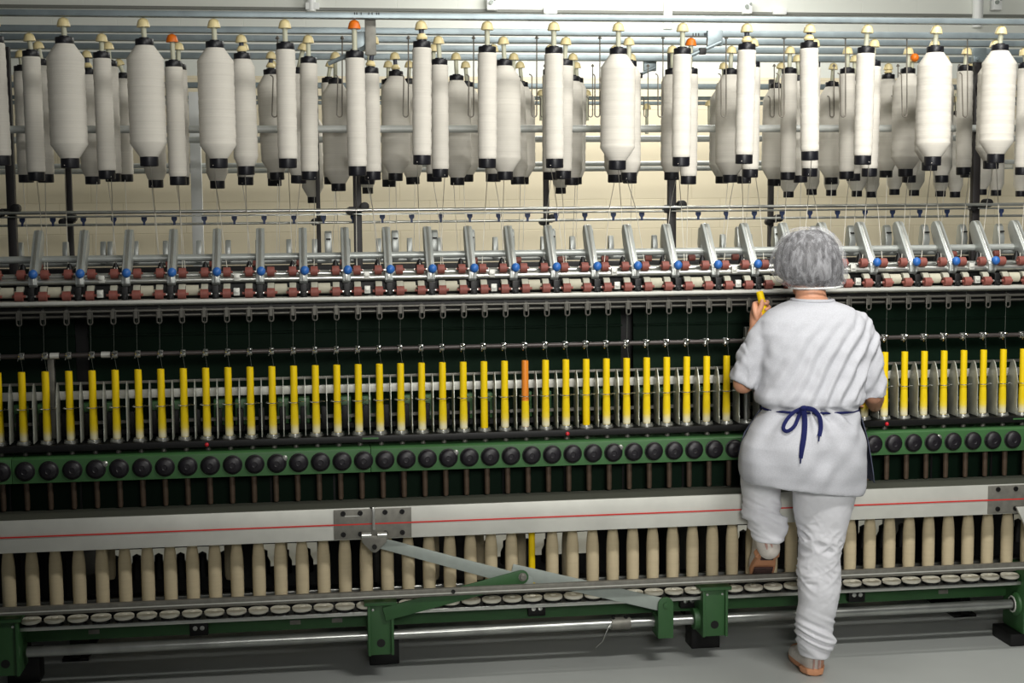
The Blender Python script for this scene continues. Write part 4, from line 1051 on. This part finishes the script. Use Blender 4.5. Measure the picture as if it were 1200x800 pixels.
# legs inside the trousers
kneeL = at(893, 556, -.215); ankL = at(899, 627, -.285)
limb(bd, [at(912, 540, -.375), kneeL], [.085, .058]); limb(bd, [kneeL, kneeL.lerp(ankL, .4), ankL], [.055, .052, .034])
kneeR = at(961, 648, -.345); ankR = at(955, 757, -.30)
limb(bd, [at(970, 550, -.375), kneeR, kneeR.lerp(ankR, .4)+Vector((0, -.012, 0)), ankR, at(955, 776, -.285)], [.088, .058, .055, .037, .034])
bme = shift(remeshed(bd, .0032, 5, .5, .45), PW)
body = link('body', bme, M_skin, person)
for s_ in (-1, 1):
    eo = link('eye', MB().sphere(HP(s_*.031, .0805, .006)-PW, .0115, n=14, m=10).mesh('eye'), M_eye, person)
# the tube she holds up
held = thing('spinning_tube', 'yellow spinning tube held up in the raised left hand of the worker', 'tube', tb0, 'spinning tubes on the ring rail')
del held['group']
hm = tube_me.copy(); sc_ = axL.length/tubeL
link('tube_body', hm, M_yellow, held, (0,0,0), Vector((0,0,1)).rotation_difference(axL.normalized()), (1, 1, sc_))

# ---- hair and hairnet
HR = [(265.5, 937, 960, .028), (268, 928, 968, .052), (274, 919, 976, .078), (284, 912, 983, .100), (296, 907, 987, .116), (308, 904.5, 989.5, .123), (316, 904, 991, .124), (323, 907, 991, .118), (329, 912, 990, .106), (333, 919, 988, .094), (336, 926, 985, .086), (338.5, 930, 981, .081)]
hn = MB(); rs = []
for j, (y, xl, xr, d) in enumerate(HR):
    R_ = ring(y, xl, xr, -.325, d, 96, 2.0, dy=-1.2 if j > 6 else 0)
    c = sum(R_, Vector())/96; amp = [0, .002, .004, .005, .005, .005, .004, .004, .004, .004, .003, .002][j]
    R_ = [p+(p-c).normalized()*amp*(math.sin(k*2*PI/96*17+j*.25)*.6+noise.noise(Vector((k*.31, j*.5, 3)))*1.4) for k, p in enumerate(R_)]
    rs.append(R_)
hn.loft(rs, cap=False); hn.f.append(list(range(96)))
net = obj('hairnet', hn, M_net, person, angle=180)
net['label'] = 'translucent white bouffant hairnet'
bnd = rs[-2]; obj('elastic_band', MB().tube(bnd[::3], .0035, 6, closed=True), M_wallpipe, net)
hr = MB(); hs = []
for (y, xl, xr, d) in HR[:-1]:
    c = (xl+xr)/2; w = (xr-xl)/2*.90
    yy = 306+(y-306)*.90 if y < 306 else y-2
    hs.append(ring(yy, c-w, c+w, -.325, d*.86, 48, 2.0))
hr.loft(hs)
for k, v in enumerate(hr.v): hr.v[k] = v+Vector((noise.noise(v*30), noise.noise(v*30+Vector((9,0,0))), noise.noise(v*30+Vector((0,9,0)))))*.006
hair = obj('hair', hr, M_hair, person, angle=180)

# ---- trousers
def lerp_ring(rows, Y, D, n=40, e=2.2, step=3):
    out = []
    for i in range(len(rows)-1):
        a, b_ = rows[i], rows[i+1]; m = max(1, int(abs(b_[0]-a[0])/step))
        for k in range(m):
            u = k/m; out.append(ring(*[a[q]+(b_[q]-a[q])*u for q in range(3)], a[3]+(b_[3]-a[3])*u, a[4]+(b_[4]-a[4])*u, n, e))
    b_ = rows[-1]; out.append(ring(b_[0], b_[1], b_[2], b_[3], b_[4], n, e)); return out
tr = MB()
tr.loft(lerp_ring([(488, 898, 1002, -.38, .11), (510, 880, 1006, -.385, .135), (535, 874, 1007, -.385, .145), (558, 876, 1005, -.38, .135), (566, 885, 1000, -.38, .12)], 0, 0))
tr.loft(lerp_ring([(545, 934, 1007, -.38, .125), (560, 931.5, 1005, -.378, .122), (575, 931, 1001, -.375, .115), (600, 932.5, 995.5, -.365, .10), (620, 936.5, 990, -.355, .088), (637, 937, 986, -.35, .080), (655, 936.5, 984, -.345, .078),
    (668, 935.5, 985, -.34, .076), (690, 936.5, 984, -.335, .074), (704, 937, 981, -.33, .070), (717, 934.5, 978, -.322, .068), (730, 934, 976, -.315, .066), (745, 934.5, 977, -.307, .070), (753, 936, 978, -.302, .070), (760, 937, 972.5, -.298, .066), (768, 938.5, 970.5, -.297, .062)], 0, 0))
tr.loft(lerp_ring([(535, 872, 925, -.345, .12), (550, 869.5, 915, -.30, .10), (565, 869, 912.5, -.265, .088), (580, 870.5, 913, -.25, .080), (592, 873, 913, -.25, .076), (602, 872, 915, -.26, .076), (609, 875, 919.5, -.27, .074), (618, 880, 920, -.278, .070), (628, 882.5, 918.5, -.284, .064), (633, 884, 917, -.288, .058)], 0, 0))
tme = remeshed(tr, .0055, 4)
zk = zat(960, 650, -.35); zbun = zat(956, 745, -.31); zl = zat(895, 605, -.26)
def tf(p, n):
    q = Vector((p.x*9, p.y*9, p.z*30)); d = 0
    if p.x > at(925, 600, -.33).x:
        wk = math.exp(-((p.z-zk)/.13)**2); wb = math.exp(-((p.z-zbun)/.075)**2)
        a = noise.noise(Vector((p.x*7+p.z*9, p.y*7, p.z*24-p.x*20))); b_ = noise.noise(Vector((p.x*6, p.y*6, p.z*36+p.x*18)))
        pt = .8+1.1*noise.noise(Vector((p.x*9+4, p.y*9, p.z*9)))
        a2 = noise.noise(Vector((p.x*9-p.z*4, p.y*7, p.z*30+p.x*26)))
        d += .010*max(0,pt)*wk*(1-min(abs(a), abs(a2))*4)+.013*wb*(1-abs(b_)*2.6)-.003*wk-.004*wb
        d += .006*noise.noise(Vector((p.x*14+p.z*6, p.y*9, p.z*7)))
    else:
        wl = math.exp(-((p.z-zl)/.06)**2); b_ = noise.noise(Vector((p.x*8, p.y*6, p.z*42+p.x*22)))
        d += .013*wl*(1-abs(b_)*2.6)+.004*noise.noise(Vector((p.x*20, p.y*9, p.z*14)))
    return d
fold(tme, tf)
trousers = link('trousers', shift(tme, PW), M_trous, person)

# ---- shirt with long tail, gathered at the waist by the apron strings
st = MB()
SR = [(351, 930, 974, -.34, .068), (353.5, 924, 980, -.34, .074), (357, 914, 991, -.34, .084), (364, 901, 1003, -.34, .098), (375, 891, 1012, -.342, .110), (390, 886, 1018, -.345, .122), (410, 887, 1018, -.35, .130), (432, 889, 1015, -.357, .135),
      (452, 889, 1011, -.365, .138), (463, 886.5, 1010, -.37, .142), (470, 887, 1009, -.372, .140), (475, 893, 1004, -.375, .125), (478.5, 896, 1002, -.378, .117), (482, 895, 1003, -.38, .121), (490, 888, 1006, -.383, .134), (503, 879, 1010, -.386, .150),
      (520, 871, 1012.5, -.388, .160), (538, 867.5, 1013.5, -.388, .162), (552, 867, 1013, -.386, .158)]
rws = lerp_ring(SR, 0, 0, 56, 2.3, 3)
for (y, xl, xr, d) in ((560, 868, 1011, .152), (566, 869.5, 1009.5, .149), (570, 871, 1008, .146)):
    u = (y-552)/18; rws.append(ring(y, xl, xr, -.386, d, 56, 2.3, dy=7*u))
st.loft(rws)
def sleeve(a, b_, ra, rb):
    limb(st, [a, a.lerp(b_, .5), b_], [ra, (ra+rb)/2+.002, rb], 24, 6)
def tube_sleeve(pts, rs_, flat=1.0):
    st.tube([Vector(p) for p in pts], rs_, 26)
    st.sphere(pts[0], rs_[0]*.97)
tube_sleeve([at(906, 384, -.335), at(895, 400, -.33), at(884, 422, -.318), at(875, 441, -.308), at(872, 448, -.304)], [.060, .066, .066, .061, .058])
tube_sleeve([at(1003, 382, -.335), at(1011, 402, -.337), at(1016, 425, -.336), at(1021, 448, -.333), at(1024, 464, -.33)], [.060, .063, .058, .053, .050])
sme = remeshed(st, .0058, 3)
zw = zat(950, 478.5, -.5); zsh = zat(950, 385, -.46)
xc = at(950, 430, -.5).x
def sf(p, n):
    back = max(0.0, min(1.0, -n.y*1.6+.15)); d = 0
    if p.z > zw:
        h = (p.z-zw)/(zsh-zw); w = max(0, min(1, (1.15-h)*2.2))*min(1, h*9)
        u = (p.x-xc)*.80-(p.z-zw)*.60
        ph = u/.052*2*PI+5.0*noise.noise(p*3.5)+.6*noise.noise(p*17)
        fade = .95+.4*noise.noise(Vector((p.x*5+3, p.z*4, 1.7)))
        r_ = math.sin(ph); d += .0072*w*back*max(0, fade)*(r_*abs(r_)**.3)
        g = math.exp(-((p.z-zw)/.035)**2); d += .004*g*math.sin(p.x*95+2*noise.noise(p*9))*min(1, (p.z-zw)/.012)
        d += .003*noise.noise(p*24)*(.4+w)
        ed = abs(p.x-xc)
        if ed > .19: d += .006*noise.noise(Vector((p.x*10, p.y*16, p.z*30-ed*40)))
    else:
        h = (zw-p.z)
        a = math.atan2(p.x-xc, h+.05)
        g = math.exp(-(h/.10)**2)
        d += .009*g*math.sin(a*17+1.5*noise.noise(p*7))*min(1, h/.012)*back
        d += .009*math.exp(-((h-.16)/.12)**2)*math.sin((p.x-xc)*34+p.z*18+2*noise.noise(p*5))*back*.6
        d += .005*noise.noise(p*13)+.006*back*math.sin((p.x-xc)*52-p.z*40+4*noise.noise(p*4))*max(0, noise.noise(p*6+Vector((5,0,0)))+.35)
    return d
fold(sme, sf)
shirt_bvh = BVHTree.FromPolygons([v.co.copy() for v in sme.vertices], [tuple(p.vertices) for p in sme.polygons])
shirt = link('shirt', shift(sme, PW), M_shirt, person)
cr = ring(351.5, 929.5, 974.5, -.34, .070, 40)
obj('collar_rib', MB().tube(cr, .007, 8, closed=True), M_shirt, shirt)

# ---- navy apron strings tied in a bow, and the edge of the apron in front
def onback(x, y, off=.006):
    d = (at(x, y, 0)-EYE).normalized(); h = shirt_bvh.ray_cast(EYE, d)
    return (h[0] if h[0] is not None else at(x, y, -.5))-d*off
def ribbon(pts, wd, th, name, par):
    mb = MB(); P = [onback(x, y, o) for x, y, o in pts]; Q = []
    for i in range(len(P)-1):
        for k in range(5):
            u = k/5; p0 = P[max(0, i-1)]; p1 = P[i]; p2 = P[i+1]; p3 = P[min(len(P)-1, i+2)]
            Q.append(.5*((2*p1)+(p2-p0)*u+(2*p0-5*p1+4*p2-p3)*u*u+(3*p1-p0-3*p2+p3)*u**3))
    Q.append(P[-1]); rings = []
    for i, p in enumerate(Q):
        t = (Q[min(len(Q)-1, i+1)]-Q[max(0, i-1)]).normalized(); v = (EYE-p).normalized(); s_ = t.cross(v).normalized()
        w = wd if not callable(wd) else wd(i/(len(Q)-1))
        rings.append([p+s_*w/2, p+s_*w*.3+v*th, p-s_*w*.3+v*th, p-s_*w/2, p-s_*w*.3-v*th, p+s_*w*.3-v*th])
    mb.loft(rings); return obj(name, mb, M_navy, par, angle=60)
aps = bpy.data.objects.new('apron_string', None); C.objects.link(aps); aps.parent = person; aps.location = onback(943, 478)-PW
aps['label'] = 'navy blue apron strings tied in a bow at the back'
ribbon([(941, 478, .012), (930, 483, .016), (921, 493, .014), (918, 502, .012), (923, 505, .014), (931, 499, .018), (936, 488, .018), (941, 479, .014)], .013, .0015, 'bow_loop', aps)
ribbon([(943, 478, .014), (953, 480, .016), (960, 488, .016), (962, 500, .014), (960, 511, .012)], lambda u: .017*(1-.15*u), .0018, 'bow_tail', aps)
ribbon([(941, 478, .018), (943, 490, .016), (942.5, 508, .014), (940, 525, .012), (938.5, 537, .010)], lambda u: .019*(1-.35*max(0, u-.7)/.3), .0018, 'bow_tail', aps)
ribbon([(960, 510, .012), (959.5, 517, .010)], .005, .002, 'cord_tip', aps); ribbon([(938.6, 535, .010), (938, 543, .010)], .005, .002, 'cord_tip', aps)
k_ = onback(942, 478, .014); obj('knot', MB().sphere(k_, .011, (1.3, .7, .85)), M_navy, aps)
wr = ring(478.5, 894.5, 1003.5, -.378, .1195, 48, 2.3); obj('waist_string', MB().tube(wr, .0042, 8, closed=True), M_navy, aps)
apm = MB(); rows = []
for (y, xl, xr, d) in ((476, 895, 1003.5, .122), (490, 886, 1008, .140), (510, 873, 1013.5, .160), (530, 867, 1017, .172), (548, 866, 1019.5, .180), (562, 868, 1021, .182)):
    R_ = ring(y, xl, xr, -.378, d, 60, 2.2); R_ = R_[57:]+R_[:27]
    rows.append(R_)
n_ = len(rows[0]); vs = [p for r in rows for p in r]; fs = [(j*n_+k, j*n_+k+1, (j+1)*n_+k+1, (j+1)*n_+k) for j in range(len(rows)-1) for k in range(n_-1)]
apm.add(vs, fs); ao = obj('apron', apm, M_apronc, person, angle=180)
md = ao.modifiers.new('cloth', 'SOLIDIFY'); md.thickness = .003

# ---- shoes
def shoe(name, heel, rot, lab):
    r = bpy.data.objects.new(name, None); C.objects.link(r); r.parent = person; r.location = heel-PW
    r.rotation_mode = 'QUATERNION'; r.rotation_quaternion = rot
    def outl(k_, z, sc=1.0):
        out = []
        for k in range(36):
            q = 2*PI*k/36; y = .125-.125*math.cos(q); u = y/.25
            w = (.031+.016*math.sin(min(1, u/.75)*PI/2)**2)*sc
            if u < .14: w *= math.sqrt(max(0, 1-((.14-u)/.14)**2))
            if u > .72: w *= math.sqrt(max(0, 1-((u-.72)/.28)**2))
            out.append(Vector((math.copysign(w, math.sin(q)) if abs(math.sin(q)) > 1e-6 else 0, y, z)))
        return out
    so = MB().loft([outl(0, .0, .93), outl(0, .006, 1), outl(0, .024, 1.02), outl(0, .028, .97)])
    for v in so.v:
        u = v.y/.25
        v.z += .022*max(0, (u-.75)/.25)**2
        if v.z < .004 and .36 < u < .62: v.z += .010
    link('sole', so.mesh('sole', 0, 50), M_sole, r)
    for k in range(4): link('tread', MB().box(-.024, .024, .012+.016*k, .020+.016*k, -.003, .003).mesh('tread', .001), M_soled, r)
    for k in range(5):
        q = .022*max(0, ((.15+.017*k)/.25-.75)/.25)**2
        link('tread', MB().box(-.036, .036, .138+.017*k, .150+.017*k, -.003+q, .004+q).mesh('tread', .001), M_soled, r)
    up = MB(); rws = []
    for z, sc, y0, y1 in ((.022, 1.0, 0, 1), (.035, 1.04, .0, .985), (.050, 1.02, -.004, .93), (.062, .98, -.006, .74), (.075, .95, -.006, .56), (.088, .95, -.008, .46), (.104, 1.0, -.010, .44), (.122, 1.02, -.012, .43)):
        o_ = outl(0, z, sc); rws.append([Vector((p.x*(1 if y1 > .9 else .92), y0+p.y*(y1-y0/.25*0), z+(.03*max(0, p.y/.25-.25) if y1 < .6 else 0))) for p in o_])
    up.loft(rws)
    uo = link('upper', up.mesh('upper', 0, 60), M_shoe, r)
    link('sock', MB().tube([(0, .048, .06), (0, .046, .12), (0, .040, .19)], [.030, .034, .037], 18).mesh('sock'), M_shoe, r)
    hs_ = MB()
    for dx in (-.010, .010): hs_.tube([(dx, -.004, .030), (dx, -.008, .060), (dx, -.014, .118)], .004, 8)
    link('heel_stripe', hs_.mesh('heel_stripe'), M_shoet, uo)
    link('lace', MB().tube([(-.02, .12, .082), (.02, .125, .082), (-.02, .14, .074), (.02, .145, .074), (-.02, .16, .066), (.02, .165, .064)], .003, 6).mesh('lace'), M_wallpipe, uo)
    hc_ = MB().loft([outl(0, .003, .96), outl(0, .026, 1.06)])
    hc_.v = [Vector((v.x, v.y*.30-.002, v.z)) for v in hc_.v]
    link('heel_block', hc_.mesh('heel_block', .002, 50), M_sole, r)
    return r
sk = MB(); limb(sk, [at(898.5, 617, -.285), at(899, 632, -.288), at(901, 642, -.275)], [.043, .044, .043]); obj('sock', sk, M_shoe, person)
for dx in (-3, 3): obj('heel_stripe', MB().tube([at(899.5+dx, 626, -.334), at(900.5+dx, 636, -.332), at(902+dx, 643, -.318)], .005, 8), M_shoet, person)
hR = at(956.5, 794, -.33); hR.z = .003
shoe('shoe', Vector((hR.x, -.325, .003)), Quaternion((0,0,1), math.radians(-2)), '')
ball = at(893, 671, Yb+.02); pitch = math.radians(-40)
qL = Quaternion((0,0,1), math.radians(-7)) @ Quaternion((1,0,0), pitch)
off = qL @ Vector((0, .185, .004))
ball.z = zs0+.004
shoe('shoe', ball-off, qL, '')

# ------------------------------------------------------------------ light of the hall: fluorescent battens over the aisles, plus added fill lamps
def batten_or_fill(x0, x1, y, z, power, w=.16, tilt=0, col=(1, .985, .94)):
    l = bpy.data.lights.new('batten_or_fill', 'AREA'); l.shape = 'RECTANGLE'; l.size = x1-x0; l.size_y = w; l.energy = power; l.color = col
    o = bpy.data.objects.new('batten_or_fill', l); C.objects.link(o); o.location = ((x0+x1)/2, y, z); o.rotation_euler = (math.radians(tilt), 0, 0)
    o['kind'] = 'structure'
    return o
m_ = batten_or_fill(1.4, 2.9, -3.0, 3.65, 50, .3, 38)
m_.data.spread = math.radians(118)
m_.rotation_euler = (Vector((2.0, .3, 1.6))-m_.location).to_track_quat('-Z', 'Y').to_euler()
batten_or_fill(1.4, 3.5, -.6, 3.78, 40, tilt=18)  # added fill above the frame, brightens the rear bobbin rows
batten_or_fill(1.4, 2.8, 3.2, 3.7, 76)
k = batten_or_fill(.0, 1.0, -6.0, 2.5, 26, .8)  # added frontal key lamp behind the camera, evens out the bobbin rows
k.data.spread = math.radians(58)
k.rotation_euler = (Vector((1.7, 0, 2.0))-k.location).to_track_quat('-Z', 'Y').to_euler()
wd = bpy.data.worlds.new('hall_air'); bpy.context.scene.world = wd; wd.use_nodes = True
wd.node_tree.nodes['Background'].inputs[0].default_value = (.9, .95, 1, 1)
wd.node_tree.nodes['Background'].inputs[1].default_value = .065
sc = bpy.context.scene
sc.view_settings.view_transform = 'Standard'; sc.view_settings.look = 'None'
sc.view_settings.exposure = -0.16; sc.view_settings.gamma = 1.0; sc.view_settings.use_curve_mapping = False
sc.cycles.use_denoising = True
sc.cycles.max_bounces = 6; sc.cycles.transparent_max_bounces = 12
